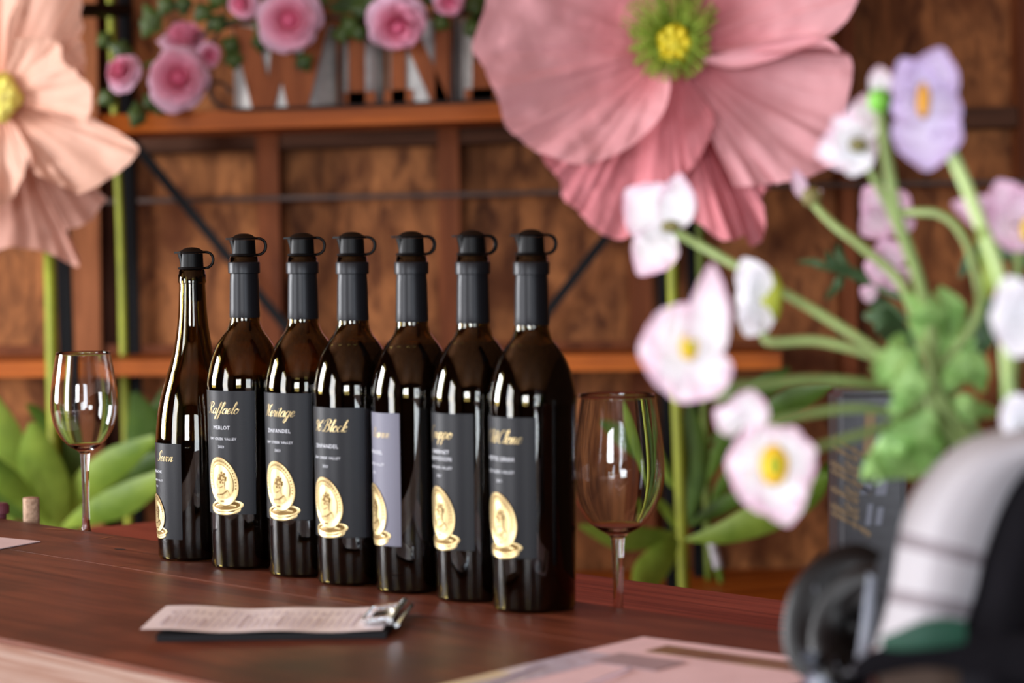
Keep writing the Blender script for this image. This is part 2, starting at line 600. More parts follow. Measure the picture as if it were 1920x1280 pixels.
def shelf_board(xa, xb, yta, ytb, h, d0, d1, name='shelf'):
    b = MB()
    dd = Vector((0, d1 - d0, 0))
    b.hexa([P(xa, yta + h, d0), P(xb, ytb + h, d0), P(xb, ytb + h, d0) + dd, P(xa, yta + h, d0) + dd, P(xa, yta, d0), P(xb, ytb, d0), P(xb, ytb, d0) + dd, P(xa, yta, d0) + dd])
    return b.obj(name, M_shelf, rack, smooth=False)


shelf_board(-400, 1465, 682, 661, 30, 4.825, 5.08)
shelf_board(180, 1330, 216, 176, 35, 4.825, 5.08)

# ------------------------------------------------------------------ wine bottles
BPROF = [(0.0355, 0.004), (0.0372, 0.165), (0.0379, 0.176), (0.0377, 0.182), (0.0368, 0.188), (0.0347, 0.197), (0.0316, 0.207), (0.0277, 0.216), (0.0226, 0.224), (0.0180, 0.2302), (0.0153, 0.237), (0.0144, 0.244), (0.0137, 0.275), (0.0134, 0.281)]
GLASS_C = (0.24, 0.18, 0.05, 1)
M_glass = mat('bottle_glass', GLASS_C, rough=0.02, trans=1.0, ior=1.5, spec=0.5)
M_wine = mat('red_wine', (0.006, 0.002, 0.002, 1), rough=0.05, spec=0.3)
M_foil = mat('capsule_foil', lin(23, 24, 28), rough=0.38, metallic=0.25, spec=0.3)
M_lab = mat('label_paper', lin(20, 22, 27), rough=0.42, spec=0.24, bump=0.04, bscale=900)
M_lab_grey = mat('grey_label_paper', lin(100, 100, 114), rough=0.5, spec=0.3, bump=0.04, bscale=900)
M_gold = mat('gold_foil', lin(196, 174, 126), rough=0.36, metallic=0.9, spec=0.5)
M_gold_dk = mat('gold_foil_shade', lin(104, 80, 42), rough=0.5, metallic=0.8)
M_print = mat('white_print', lin(205, 208, 215), rough=0.6)
M_plastic = mat('black_plastic', lin(5, 5, 6), rough=0.45, spec=0.16)


def outer_profile(kind):
    if kind == 'bordeaux':
        body = [(r, z) for r, z in BPROF]
        ring = [(0.0134, 0.2852), (0.0150, 0.2858), (0.0150, 0.2955), (0.0141, 0.2962), (0.0139, 0.3005), (0.0128, 0.302)]
    else:
        body = [(0.0378, 0.004), (0.0388, 0.10), (0.0388, 0.115), (0.0380, 0.130), (0.0362, 0.147), (0.0325, 0.165), (0.0280, 0.180), (0.0232, 0.195), (0.0190, 0.212), (0.0160, 0.230), (0.0142, 0.248), (0.0134, 0.265), (0.0131, 0.270)]
        ring = [(0.0131, 0.2752), (0.0141, 0.2758), (0.0141, 0.2840), (0.0135, 0.2846), (0.0133, 0.2875), (0.0122, 0.289)]
    return body, ring


def smooth_prof(p, n=4):
    return [(max(0.0, r), z) for r, z in spline(p, n)]


_bottle_mesh = {}


def bottle_meshes(kind, level):
    key = (kind, level)
    if key in _bottle_mesh:
        return _bottle_mesh[key]
    body, ring = outer_profile(kind)
    sp = smooth_prof(body)
    r0 = body[0][0]
    bot = [(0.0, 0.012), (r0 * 0.55, 0.004), (r0 * 0.78, 0.0003), (r0 * 0.9, 0.0), (r0 * 0.97, 0.0012), (r0, 0.004)]
    outer = bot + sp[1:] + ring
    top_r, top_z = ring[-1]
    inner = [(top_r - 0.002, top_z)] + [(max(0.0095, r - 0.0028), z) for r, z in reversed(sp) if z > 0.006] + [(r0 * 0.84, 0.0035), (r0 * 0.55, 0.0065), (0.0, 0.0145)]
    g = MB().lathe(outer + inner, 64)
    gm = g.data('glass', M_glass, smooth=50, merge=1e-6)
    bm = bmesh.new()
    bm.from_mesh(gm)
    bmesh.ops.recalc_face_normals(bm, faces=bm.faces)
    bm.to_mesh(gm)
    bm.free()
    w = [(0.0, 0.0150), (r0 * 0.55, 0.0070), (r0 * 0.84, 0.0040)] + [(r - 0.0026, z) for r, z in sp if 0.006 < z < level]
    rl = w[-1][0]
    w += [(rl, level), (0.0, level)]
    wm = MB().lathe(w, 48).data('wine', M_wine, smooth=50, merge=1e-6)
    cap = None
    if kind == 'bordeaux':
        pr = [(r + 0.0004, z) for r, z in sp if z > 0.243] 
        pr = [(pr[0][0] - 0.0003, 0.2425)] + pr + [(0.0136, 0.2852), (0.0154, 0.2858), (0.0155, 0.2955), (0.0150, 0.2964), (0.0143, 0.2965)]
        cap = MB().lathe(pr, 48).data('capsule', M_foil, smooth=35, merge=1e-6)
    _bottle_mesh[key] = (gm, wm, cap, sp)
    return _bottle_mesh[key]


def rad_at(sp, z):
    for (r0, z0), (r1, z1) in zip(sp, sp[1:]):
        if z0 <= z <= z1:
            return r0 + (r1 - r0) * (z - z0) / max(1e-9, z1 - z0)
    return sp[0][0]


# --- pour spout, shared by all seven bottles
def spout_meshes():
    b = MB()
    b.lathe([(0.0, -0.03), (0.0085, -0.03), (0.0092, 0.0), (0.0124, 0.0002), (0.0129, 0.0011), (0.0124, 0.0021), (0.0106, 0.0026), (0.0101, 0.0155), (0.0, 0.0155)], 36)
    # pouring lip running up the left side
    lip = []
    for i in range(7):
        t = i / 6
        a = radians(-24 + 48 * t)
        lip.append([Vector((-cos(a) * 0.0102, sin(a) * 0.0102, 0.004)), Vector((-cos(a) * (0.0106 + 0.0008 * sin(pi * t)), sin(a) * 0.0106, 0.010)), Vector((-cos(a) * (0.0112 + 0.0018 * sin(pi * t)), sin(a) * 0.0112, 0.0153))])
    b.grid(lip)
    body = b.data('pour_spout', M_plastic, smooth=40, merge=1e-6)
    l = MB()
    l.lathe([(0.0, 0.0156), (0.0124, 0.0156), (0.0129, 0.0164), (0.0124, 0.0174), (0.0100, 0.0182), (0.0072, 0.0202), (0.0040, 0.0213), (0.0, 0.0216)], 36)
    l.hexa([(-0.0158, -0.005, 0.0157), (-0.010, -0.0085, 0.0157), (-0.010, 0.0085, 0.0157), (-0.0158, 0.005, 0.0157), (-0.0158, -0.005, 0.0174), (-0.010, -0.0085, 0.0174), (-0.010, 0.0085, 0.0174), (-0.0158, 0.005, 0.0174)])
    lid = l.data('lid', M_plastic, smooth=40, merge=1e-6)
    path = [(0.0110, 0, 0.0168), (0.0148, 0, 0.0164), (0.0180, 0, 0.0140), (0.0193, 0, 0.0100), (0.0184, 0, 0.0054), (0.0155, 0, 0.0022), (0.0115, 0, 0.0012)]
    r = MB()
    for off in (-0.0022, -0.0007, 0.0007, 0.0022):
        r.tube([Vector(p) + Vector((0, off, 0)) for p in spline(path, 5)], 0.00125, 8)
    ring = r.data('strap', M_plastic, smooth='all')
    return body, lid, ring


SPOUT = spout_meshes()

# --- script lettering: pen strokes per letter, x-height = 1
GLY = {
    'R': (1.45, [[(0.55, 1.95), (0.42, 1.1), (0.2, 0.2), (-0.2, 0.02), (-0.35, 0.35)], [(-0.35, 1.3), (-0.05, 1.9), (0.6, 2.2), (1.2, 1.95), (1.1, 1.35), (0.55, 1.08)], [(0.55, 1.08), (0.8, 0.6), (1.05, 0.05), (1.5, 0.2)]]),
    'H': (1.5, [[(-0.3, 1.5), (0.1, 2.1), (0.5, 1.95), (0.4, 1.1), (0.2, 0.1), (-0.25, 0.1)], [(1.5, 2.15), (1.15, 1.8), (0.95, 0.8), (1.0, 0.03), (1.45, 0.25)], [(0.05, 1.0), (0.6, 1.2), (1.15, 1.05)]]),
    'B': (1.45, [[(0.55, 1.95), (0.42, 1.1), (0.2, 0.2), (-0.2, 0.02), (-0.35, 0.35)], [(-0.35, 1.3), (-0.05, 1.9), (0.6, 2.2), (1.15, 1.95), (1.0, 1.35), (0.55, 1.12)], [(0.55, 1.12), (1.15, 0.95), (1.15, 0.3), (0.7, 0.0), (0.2, 0.1)]]),
    'G': (1.4, [[(1.25, 1.6), (1.1, 2.1), (0.5, 1.95), (0.1, 1.2), (0.1, 0.4), (0.5, 0.0), (1.0, 0.3), (1.15, 0.95)], [(1.15, 0.95), (1.05, 0.2), (0.7, -0.6), (0.2, -0.5)]]),
    'O': (1.35, [[(0.75, 2.1), (0.2, 1.75), (0.0, 0.9), (0.3, 0.05), (0.9, 0.2), (1.25, 1.0), (1.05, 1.85), (0.6, 2.1), (0.4, 1.6)]]),
    'C': (1.25, [[(1.2, 1.55), (1.15, 2.05), (0.65, 2.05), (0.15, 1.3), (0.1, 0.5), (0.5, 0.0), (1.2, 0.35)]]),
    'S': (1.2, [[(1.15, 1.7), (1.0, 2.15), (0.55, 1.95), (0.5, 1.4), (0.8, 0.9), (0.75, 0.3), (0.3, 0.0), (-0.15, 0.2), (0.0, 0.5)]]),
    '9': (1.1, [[(0.9, 1.7), (0.5, 2.0), (0.15, 1.5), (0.45, 1.1), (0.9, 1.5), (0.92, 1.8), (0.8, 0.9), (0.4, 0.0)]]),
    '6': (1.1, [[(0.95, 2.0), (0.4, 1.4), (0.1, 0.6), (0.35, 0.0), (0.8, 0.35), (0.7, 0.95), (0.2, 0.8)]]),
    'a': (1.0, [[(0.8, 0.85), (0.45, 1.0), (0.1, 0.6), (0.1, 0.2), (0.35, 0.0), (0.7, 0.35), (0.82, 0.95)], [(0.82, 1.0), (0.75, 0.3), (0.85, 0.0), (1.1, 0.25)]]),
    'c': (0.8, [[(0.7, 0.8), (0.5, 1.0), (0.15, 0.7), (0.1, 0.25), (0.35, 0.0), (0.85, 0.25)]]),
    'd': (1.0, [[(0.8, 0.85), (0.45, 1.0), (0.1, 0.6), (0.1, 0.2), (0.35, 0.0), (0.7, 0.35), (0.85, 1.1)], [(0.95, 2.0), (0.82, 1.0), (0.75, 0.3), (0.85, 0.0), (1.1, 0.25)]]),
    'e': (0.8, [[(0.0, 0.25), (0.4, 0.45), (0.68, 0.78), (0.45, 1.0), (0.15, 0.7), (0.12, 0.25), (0.35, 0.0), (0.85, 0.3)]]),
    'f': (0.72, [[(0.0, 0.2), (0.5, 1.0), (0.8, 1.9), (0.55, 2.1), (0.4, 1.4), (0.25, 0.0), (0.05, -0.9), (-0.2, -0.8), (0.1, -0.1), (0.7, 0.3)]]),
    'g': (1.0, [[(0.8, 0.85), (0.45, 1.0), (0.1, 0.6), (0.1, 0.2), (0.35, 0.0), (0.7, 0.35), (0.82, 0.95)], [(0.82, 1.0), (0.7, 0.0), (0.4, -0.95), (0.05, -0.85), (0.4, -0.2), (1.1, 0.3)]]),
    'i': (0.5, [[(0.0, 0.3), (0.25, 1.0), (0.2, 0.3), (0.3, 0.0), (0.55, 0.25)], [(0.35, 1.35), (0.4, 1.45)]]),
    'k': (0.9, [[(0.0, 0.2), (0.45, 1.3), (0.5, 2.1), (0.3, 1.4), (0.15, 0.0)], [(0.2, 0.5), (0.6, 1.0), (0.75, 0.75), (0.3, 0.55), (0.65, 0.0), (0.95, 0.25)]]),
    'l': (0.55, [[(0.0, 0.2), (0.45, 1.2), (0.6, 2.0), (0.4, 2.1), (0.25, 1.2), (0.2, 0.2), (0.35, 0.0), (0.6, 0.25)]]),
    'n': (1.05, [[(0.0, 0.7), (0.2, 1.0), (0.2, 0.5), (0.1, 0.0)], [(0.12, 0.3), (0.5, 0.95), (0.7, 0.9), (0.65, 0.2), (0.8, 0.0), (1.1, 0.25)]]),
    'o': (0.9, [[(0.5, 1.0), (0.15, 0.75), (0.1, 0.25), (0.4, 0.0), (0.75, 0.3), (0.7, 0.85), (0.45, 1.0), (0.6, 0.75), (0.95, 0.8)]]),
    'p': (1.0, [[(0.05, 0.7), (0.3, 1.1), (0.2, 0.2), (0.0, -1.0)], [(0.15, 0.3), (0.5, 1.0), (0.85, 0.75), (0.75, 0.15), (0.4, 0.0), (0.2, 0.15)], [(0.7, 0.05), (1.05, 0.3)]]),
    'r': (0.7, [[(0.0, 0.5), (0.2, 1.1), (0.3, 0.9), (0.55, 0.95), (0.45, 0.3), (0.55, 0.0), (0.75, 0.25)]]),
    's': (0.7, [[(0.0, 0.3), (0.4, 1.05), (0.55, 0.4), (0.4, 0.0), (0.1, 0.1), (0.75, 0.3)]]),
    't': (0.6, [[(0.0, 0.3), (0.4, 1.6), (0.25, 0.4), (0.35, 0.0), (0.65, 0.25)], [(0.1, 1.05), (0.6, 1.1)]]),
    'u': (1.0, [[(0.0, 0.7), (0.15, 1.0), (0.1, 0.3), (0.3, 0.0), (0.65, 0.4), (0.75, 1.0)], [(0.75, 1.0), (0.7, 0.3), (0.8, 0.0), (1.05, 0.25)]]),
    'v': (0.9, [[(0.0, 0.7), (0.2, 1.0), (0.25, 0.3), (0.4, 0.0), (0.75, 0.5), (0.7, 1.0), (0.95, 0.85)]]),
    ' ': (0.5, []),
}


def script(text, xh, pen=0.15):
    """list of strips [(left, right)...] in metres, baseline at y=0, centred on x=0"""
    x = 0.0
    strokes = []
    for ch in text:
        adv, st = GLY[ch]
        for s in st:
            strokes.append([(px + x + 0.42 * py, py) for px, py in s])
        x += adv
    strips = []
    for s in strokes:
        q = spline(s, 6)
        row = []
        for i, (px, py) in enumerate(q):
            a, b_ = q[max(0, i - 1)], q[min(len(q) - 1, i + 1)]
            dx, dy = b_[0] - a[0], b_[1] - a[1]
            l = hypot(dx, dy) or 1
            w = pen * (0.28 + 0.72 * max(0.0, -dy / l))
            row.append(((px - dy / l * w / 2 - x / 2) * xh, (py + dx / l * w / 2) * xh, (px + dy / l * w / 2 - x / 2) * xh, (py - dx / l * w / 2) * xh))
        strips.append(row)
    return strips


_text_cache = {}


def text_polys(txt, size):
    """flat letter polygons from Blender's built-in face: (verts2d, faces), centred"""
    key = (txt, size)
    if key in _text_cache:
        return _text_cache[key]
    cu = bpy.data.curves.new('print', 'FONT')
    cu.body = txt
    cu.size = size
    cu.align_x = 'CENTER'
    cu.align_y = 'CENTER'
    cu.space_character = 1.12
    cu.resolution_u = 2
    o = bpy.data.objects.new('print', cu)
    COL.objects.link(o)
    dg = bpy.context.evaluated_depsgraph_get()
    dg.update()
    me = bpy.data.meshes.new_from_object(o.evaluated_get(dg))
    r = ([(v.co.x, v.co.y) for v in me.vertices], [tuple(p.vertices) for p in me.polygons])
    bpy.data.meshes.remove(me)
    bpy.data.objects.remove(o)
    bpy.data.curves.remove(cu)
    _text_cache[key] = r
    return r


def coin_parts():
    """2-D pieces of the leaning coin on two stacked coins: list of (verts (x, y, lift), faces, material index)"""
    out = []

    def disc(cx, cy, a, b, shear, prof, mi, n=44):
        vs, fs = [(cx, cy, prof[0][1])], []
        for k, (rho, h) in enumerate(prof[1:]):
            for i in range(n):
                t = 2 * pi * i / n
                y = b * rho * sin(t)
                x = a * rho * cos(t) - shear * y
                vs.append((cx + x, cy + y, h))
        for i in range(n):
            fs.append((0, 1 + i, 1 + (i + 1) % n))
        for k in range(len(prof) - 2):
            for i in range(n):
                p, q_ = 1 + k * n + i, 1 + k * n + (i + 1) % n
                fs.append((p, p + n, q_ + n, q_))
        out.append((vs, fs, mi))
    mm = 0.001
    coin = [(0, .5), (.70, .55), (.74, .30), (.78, .6), (.90, .65), (.93, 1.0), (.98, 1.0), (1.0, .3)]
    base = [(0, .2), (.8, .25), (.9, .5), (1.0, .15)]
    disc(2.0 * mm, -27.0 * mm, 17.5 * mm, 5.5 * mm, -0.2, [(r, h * .4 * mm) for r, h in base], 0)
    disc(3.5 * mm, -23.5 * mm, 18.5 * mm, 6.0 * mm, -0.6, [(r, (h + .5) * .45 * mm) for r, h in base], 0)
    disc(3.5 * mm, -23.2 * mm, 15.5 * mm, 4.2 * mm, -0.6, [(0, .46 * mm), (.9, .46 * mm), (1, .46 * mm)], 1)
    disc(0, 0, 17.8 * mm, 23.5 * mm, 0.16, [(r, (h + .9) * .45 * mm) for r, h in coin], 0)
    # a plain bust in profile: face, neck and shoulder raised, dark curls and a few engraved lines
    def pl(pts, h, mi):
        out.append(([(x * mm * .85, y * mm, h * mm) for x, y in pts], [tuple(range(len(pts)))], mi))
    pl([(-9, -14), (-4, -11), (-3, -7), (-6, -6.5), (-7.2, -4.5), (-6.6, -3.2), (-8.4, -1.6), (-6.8, 1.5), (-6.0, 5), (-2, 8.5), (3, 8), (5.5, 3.5), (4, -2), (4.2, -7), (8.5, -9), (11, -13), (6, -16.5), (-4, -16.5)], .98, 0)
    rc = random.Random(5)
    for i in range(15):
        t = 2 * pi * i / 15
        cx, cy = 0.8 + 4.6 * cos(t) * (0.55 if i % 2 else 1.0), 3.6 + 5.0 * sin(t) * (0.5 if i % 2 else 1.0)
        q = 1.15 + rc.uniform(-.2, .35)
        pl([(cx + q * cos(k * pi / 3), cy + q * sin(k * pi / 3)) for k in range(6)], 1.04, 1)
    pl([(-7.4, -3.4), (-5.2, -3.0), (-5.4, -3.7)], 1.04, 1)
    pl([(-5.6, 1.6), (-3.8, 1.9), (-3.9, 1.2)], 1.04, 1)
    pl([(-4.5, -6.4), (-1, -5.2), (3.2, -3.6), (2.4, -4.6), (-1.2, -6.3)], 1.04, 1)
    pl([(-6.5, -12.2), (0.5, -11.8), (7.6, -8.2), (8.6, -9), (1.2, -13), (-5.6, -13.4)], 1.04, 1)
    pl([(-2, -18.2), (3, -18.2), (3, -19.8), (-2, -19.8)], 1.04, 1)
    for k in range(22):
        t0, t1 = radians(-35 + 11 * k), radians(-35 + 11 * (k + 1))
        q4 = []
        for t, rho in ((t0, .70), (t1, .70), (t1, .725), (t0, .725)):
            y = 23.5 * rho * sin(t)
            q4.append(((17.8 * rho * cos(t) - .16 * y) / .85, y))
        pl(q4, 1.0, 1)
    # beads for the legend round the rim
    for i in range(26):
        t = radians(-20 + 220 * i / 25)
        y = 23.5 * .84 * sin(t)
        x = 17.8 * .84 * cos(t) - .16 * y
        s = .55
        out.append(([(x * mm - s * mm, y * mm - s * mm, 1.0 * mm), (x * mm + s * mm, y * mm - s * mm, 1.0 * mm), (x * mm + s * mm, y * mm + s * mm * 1.3, 1.0 * mm), (x * mm - s * mm, y * mm + s * mm * 1.3, 1.0 * mm)], [(0, 1, 2, 3)], 1))
    return out


COIN = coin_parts()


def make_bottle(label, kind, x, y, ang, level, title, lines, lab_z, lab_h, grey=False, half=52, tx=5.2, spout_turn=0.0, title_dx=0.0):
    rz0 = atan2(-x, y)
    rz = rz0 + radians(ang)
    root = thing('wine_bottle', label, 'bottle', (x, y, CZ), rz, 'wine bottles standing in a row on the bar')
    gm, wm, cap, sp = bottle_meshes(kind, level)
    link('glass', gm, root, True)
    link('wine', wm, root, True)
    if cap:
        link('capsule', cap, root, True)
    top = 0.302 if kind == 'bordeaux' else 0.289
    s = link('pour_spout', SPOUT[0], root, True)
    s.location = (0, 0, top)
    s.scale = (1.1, 1.1, 1.03)
    s.rotation_euler = (0, 0, -radians(ang) + radians(spout_turn))
    WORLD[s.name] = Matrix.Identity(4)
    for nm, me in (('lid', SPOUT[1]), ('strap', SPOUT[2])):
        link(nm, me, s, True)

    def S(xx, zz, off):
        r = rad_at(sp, zz)
        t = xx / r
        return Vector(((r + off) * sin(t), -(r + off) * cos(t), zz))
    # label
    hw = radians(half)
    n = 36
    mb = MB()
    rows = []
    for i in range(n + 1):
        t = -hw + 2 * hw * i / n
        rows.append([Vector(((rad_at(sp, z) + 0.0004) * sin(t), -(rad_at(sp, z) + 0.0004) * cos(t), z)) for z in [lab_z + lab_h * j / 6 for j in range(7)]])
    mb.grid(rows)
    lab = link('label', mb.data('label', M_lab_grey if grey else M_lab, smooth='all'), root, True)
    k = lab_h / 0.119
    zt = lab_z + lab_h
    # gold script name
    mb = MB()
    base_z = zt - lab_h * 0.185
    for row in script(title, tx * 0.001 * k):
        mb.grid([[S(a + title_dx, base_z + b_, 0.0008), S(c_ + title_dx, base_z + d_, 0.0008)] for a, b_, c_, d_ in row])
    link('title', mb.data('title', M_gold, smooth='all'), lab, True)
    # white print
    mb = MB()
    for txt, fr, size in lines:
        vs, fs = text_polys(txt, size * k)
        mb.add([S(a, zt - lab_h * fr + b_, 0.0007) for a, b_ in vs], fs)
    link('small_print', mb.data('small_print', M_print, smooth=False), lab, True)
    # coin emblem
    mb = MB()
    cz = zt - lab_h * 0.735
    for vs, fs, mi in COIN:
        mb.add([S(a * k, cz + b_ * k, 0.0005 + h) for a, b_, h in vs], fs, mi)
    link('coin_emblem', mb.data('coin_emblem', [M_gold, M_gold_dk], smooth=30), lab, True)
    return root


def std(grape, year='2021'):
    L = []
    if isinstance(grape, tuple):
        L += [(grape[0], 0.285, 0.0050), (grape[1], 0.335, 0.0050)]
        L += [('DRY CREEK VALLEY', 0.40, 0.0033), (year, 0.46, 0.0034)]
    else:
        L += [(grape, 0.30, 0.0050), ('DRY CREEK VALLEY', 0.39, 0.0034), (year, 0.455, 0.0035)]
    return L


b1 = G(368, 1044, 0)
make_bottle('slope-shouldered bottle with bare glass neck and no foil, farthest of the row', 'burgundy', b1.x, b1.y, -73, 0.12, 'Seven', std('GRENACHE'), 0.022, 0.095, half=53, tx=6.0, title_dx=0.015)
make_bottle('bottle with the gold name Raffaelo over MERLOT on a dark label', 'bordeaux', -0.260, 2.354, -41, 0.184, 'Raffaelo', std('MERLOT'), 0.054, 0.119, spout_turn=4, half=54)
make_bottle('bottle with the gold name Heritage over ZINFANDEL on a dark label', 'bordeaux', -0.198, 2.293, -43, 0.190, 'Heritage', std('ZINFANDEL'), 0.055, 0.119, spout_turn=0, half=54)
make_bottle('bottle with the gold name ending in 6 Block on a dark label', 'bordeaux', -0.147, 2.235, -46, 0.222, '96 Block', std('ZINFANDEL'), 0.045, 0.119, spout_turn=-3, half=61, title_dx=0.003)
make_bottle('bottle with a pale lavender grey label turned away to the left', 'bordeaux', -0.090, 2.181, -71, 0.222, 'Reserve', std('ZINFANDEL'), 0.043, 0.119, grey=True, spout_turn=10, tx=4.0, title_dx=0.010)
make_bottle('bottle whose dark label has two lines of grape names under the gold name', 'bordeaux', -0.034, 2.126, -57, 0.226, 'Gruppo', std(('CABERNET', 'SAUVIGNON')), 0.046, 0.119, spout_turn=14, half=56)
make_bottle('bottle with the gold name Old Clone, nearest and largest of the row', 'bordeaux', 0.017, 2.061, -51, 0.226, 'Old Clone', std('PETITE SIRAH'), 0.047, 0.119, spout_turn=8, half=55, title_dx=0.002)

# ------------------------------------------------------------------ wine glasses
M_clear = mat('clear_glass', (0.97, 0.98, 0.98, 1), rough=0.0, trans=1.0, ior=1.45)
GLASS_W = 0.0375


def glass_meshes():
    h = 0.213
    bowl_o = [(0.0052, 0.100), (0.0085, 0.1035), (0.017, 0.1085), (0.0262, 0.118), (0.0332, 0.131), (0.0368, 0.146), (0.0373, 0.158), (0.0362, 0.174), (0.0335, 0.193), (0.0302, h)]
    bo = spline(bowl_o, 5)
    bi = [(max(0.0, r - 0.0011), z) for r, z in reversed(bo) if z > 0.1085] + [(0.0125, 0.1082), (0.0, 0.1062)]
    bowl = MB().lathe([(r, z) for r, z in bo] + [(bo[-1][0] - 0.0005, h + 0.0004)] + bi, 56).data('bowl', M_clear, smooth='all', merge=1e-6)
    st = spline([(0.0075, 0.0105), (0.0050, 0.016), (0.0041, 0.030), (0.0038, 0.055), (0.0042, 0.080), (0.0048, 0.093), (0.0052, 0.100)], 4)
    stem = MB().lathe(st, 32).data('stem', M_clear, smooth='all', merge=1e-6)
    ft = [(0.0, 0.0), (0.030, 0.0), (0.0325, 0.0008), (0.0325, 0.0016), (0.030, 0.0024), (0.018, 0.0045), (0.0105, 0.0075), (0.0075, 0.0105)]
    foot_ = MB().lathe(ft, 48).data('foot', M_clear, smooth='all', merge=1e-6)
    return bowl, stem, foot_


GM = glass_meshes()


def wine_glass(label, x, y, z, sc=1.0):
    t = thing('wine_glass', label, 'wine glass', (x, y, CZ + z), 0, 'empty wine glasses behind the bottles')
    t.scale = (sc, sc, sc)
    for nm, me in zip(('bowl', 'stem', 'foot'), GM):
        link(nm, me, t, True)


gl = P(160, 900, 2.70)
wine_glass('empty stemmed glass left of the bottles, in front of the big green leaves', gl.x, gl.y, -0.018)
gr = P(1158, 1000, 2.115)
wine_glass('empty stemmed glass just right of the nearest bottle', gr.x, gr.y, -0.0578, 1.115)

# cork standing on the service ledge
ck = P(59, 970, 2.79)
M_cork = mat('cork', lin(150, 120, 98), rough=0.9, col2=lin(190, 160, 135), vscale=220, bump=0.3, bscale=300)
ckz = -0.018
t = thing('wine_cork', 'single used cork standing behind the bar edge at far left', 'cork', (ck.x, ck.y, CZ + ckz))
m = MB().lathe([(0.0, 0.0), (0.0088, 0.0), (0.0094, 0.0008), (0.0094, 0.0415), (0.0088, 0.042), (0.0, 0.042)], 28)
m.v = [(x_ + ck.x, y_ + ck.y, z_ + CZ + ckz) for x_, y_, z_ in m.v]
m.obj('cork_body', M_cork, t, merge=1e-6)
M_stain = mat('wine_stain', lin(110, 52, 60), rough=0.8)
m = MB().lathe([(0.0, 0.0423), (0.0084, 0.0423), (0.0088, 0.0421)], 24)
m.v = [(x_ + ck.x, y_ + ck.y, z_ + CZ + ckz) for x_, y_, z_ in m.v]
m.obj('stained_end', mat('cork_end', lin(160, 118, 96), rough=0.9, var=0.2, vscale=200), t, merge=1e-6)

# purple-capped thing peeking over the bar edge at the frame's left
pc = P(-4, 967, 2.82)
t = thing('bottle_stopper', 'purple stopper cap just showing over the bar edge at far left', 'stopper', (pc.x, pc.y, CZ - 0.018))
m = MB().lathe([(0.0, 0.0), (0.010, 0.0), (0.010, 0.020), (0.0135, 0.021), (0.0135, 0.030), (0.011, 0.033), (0.0, 0.034)], 28)
m.v = [(x_ + pc.x, y_ + pc.y, z_ + CZ - 0.018) for x_, y_, z_ in m.v]
m.obj('cap', mat('purple_cap', lin(98, 50, 62), rough=0.5), t, merge=1e-6)

# ------------------------------------------------------------------ clipboard with the tasting list
M_paper = mat('list_paper', lin(244, 236, 240), rough=0.45, spec=0.4, bump=0.1, bscale=18)
M_board = mat('clipboard_black', lin(16, 16, 20), rough=0.6, spec=0.2)
M_chrome = mat('chrome', lin(215, 220, 225), rough=0.15, metallic=1.0)
A, B_, C_, D_ = G(262, 1187, 0.007), G(312, 1142, 0.007), G(752, 1136, 0.007), G(716, 1181, 0.007)
cl = thing('clipboard', 'small black clipboard with a white tasting list lying before the bottles', 'clipboard', (A + C_) / 2 - Vector((0, 0, 0.007)))
ex = (D_ - A).normalized()
b = MB()


def lift(p, z):
    return Vector((p.x, p.y, CZ + z))


A2, D2, B2, C2 = A + ex * 0.013, D_ + ex * 0.003, B_ + ex * 0.013, C_ + ex * 0.003
b.hexa([lift(A2, 0.0002), lift(D2, 0.0002), lift(C2, 0.0002), lift(B2, 0.0002), lift(A2, 0.0055), lift(D2, 0.0055), lift(C2, 0.0055), lift(B2, 0.0055)])
b.obj('board', M_board, cl, smooth=False)
n = 24
b = MB()
rows = []
for i in range(n + 1):
    t_ = i / n
    z = 0.0066 + 0.0035 * (1 - t_) ** 3 + 0.0008 * sin(t_ * 14)
    rows.append([lift(A.lerp(D_, t_), z), lift(A.lerp(D_, t_).lerp(B_.lerp(C_, t_), 0.5), z + 0.0006), lift(B_.lerp(C_, t_), z + 0.0004 * sin(t_ * 9))])
b.grid(rows)
paper = b.obj('paper', M_paper, cl, smooth='all')
M_ink = mat('grey_print', lin(204, 192, 200), rough=0.7)
b = MB()
for i in range(26):
    t0_ = 0.06 + 0.82 * i / 26
    wv = 0.011 if i % 5 else 0.02
    for (s0, s1) in ((0.15, 0.15 + 0.3 + 0.2 * random.random()), (0.62, 0.68 + 0.2 * random.random())):
        def pp(t_, s_):
            z = 0.0066 + 0.0035 * (1 - t_) ** 3 + 0.0008 * sin(t_ * 14) + 0.0009
            return lift(A.lerp(D_, t_).lerp(B_.lerp(C_, t_), s_), z)
        b.add([pp(t0_, s0), pp(t0_ + wv * 0.6, s0), pp(t0_ + wv * 0.6, s1), pp(t0_, s1)], [(0, 1, 2, 3)])
b.obj('printed_line', M_ink, paper, smooth=False)
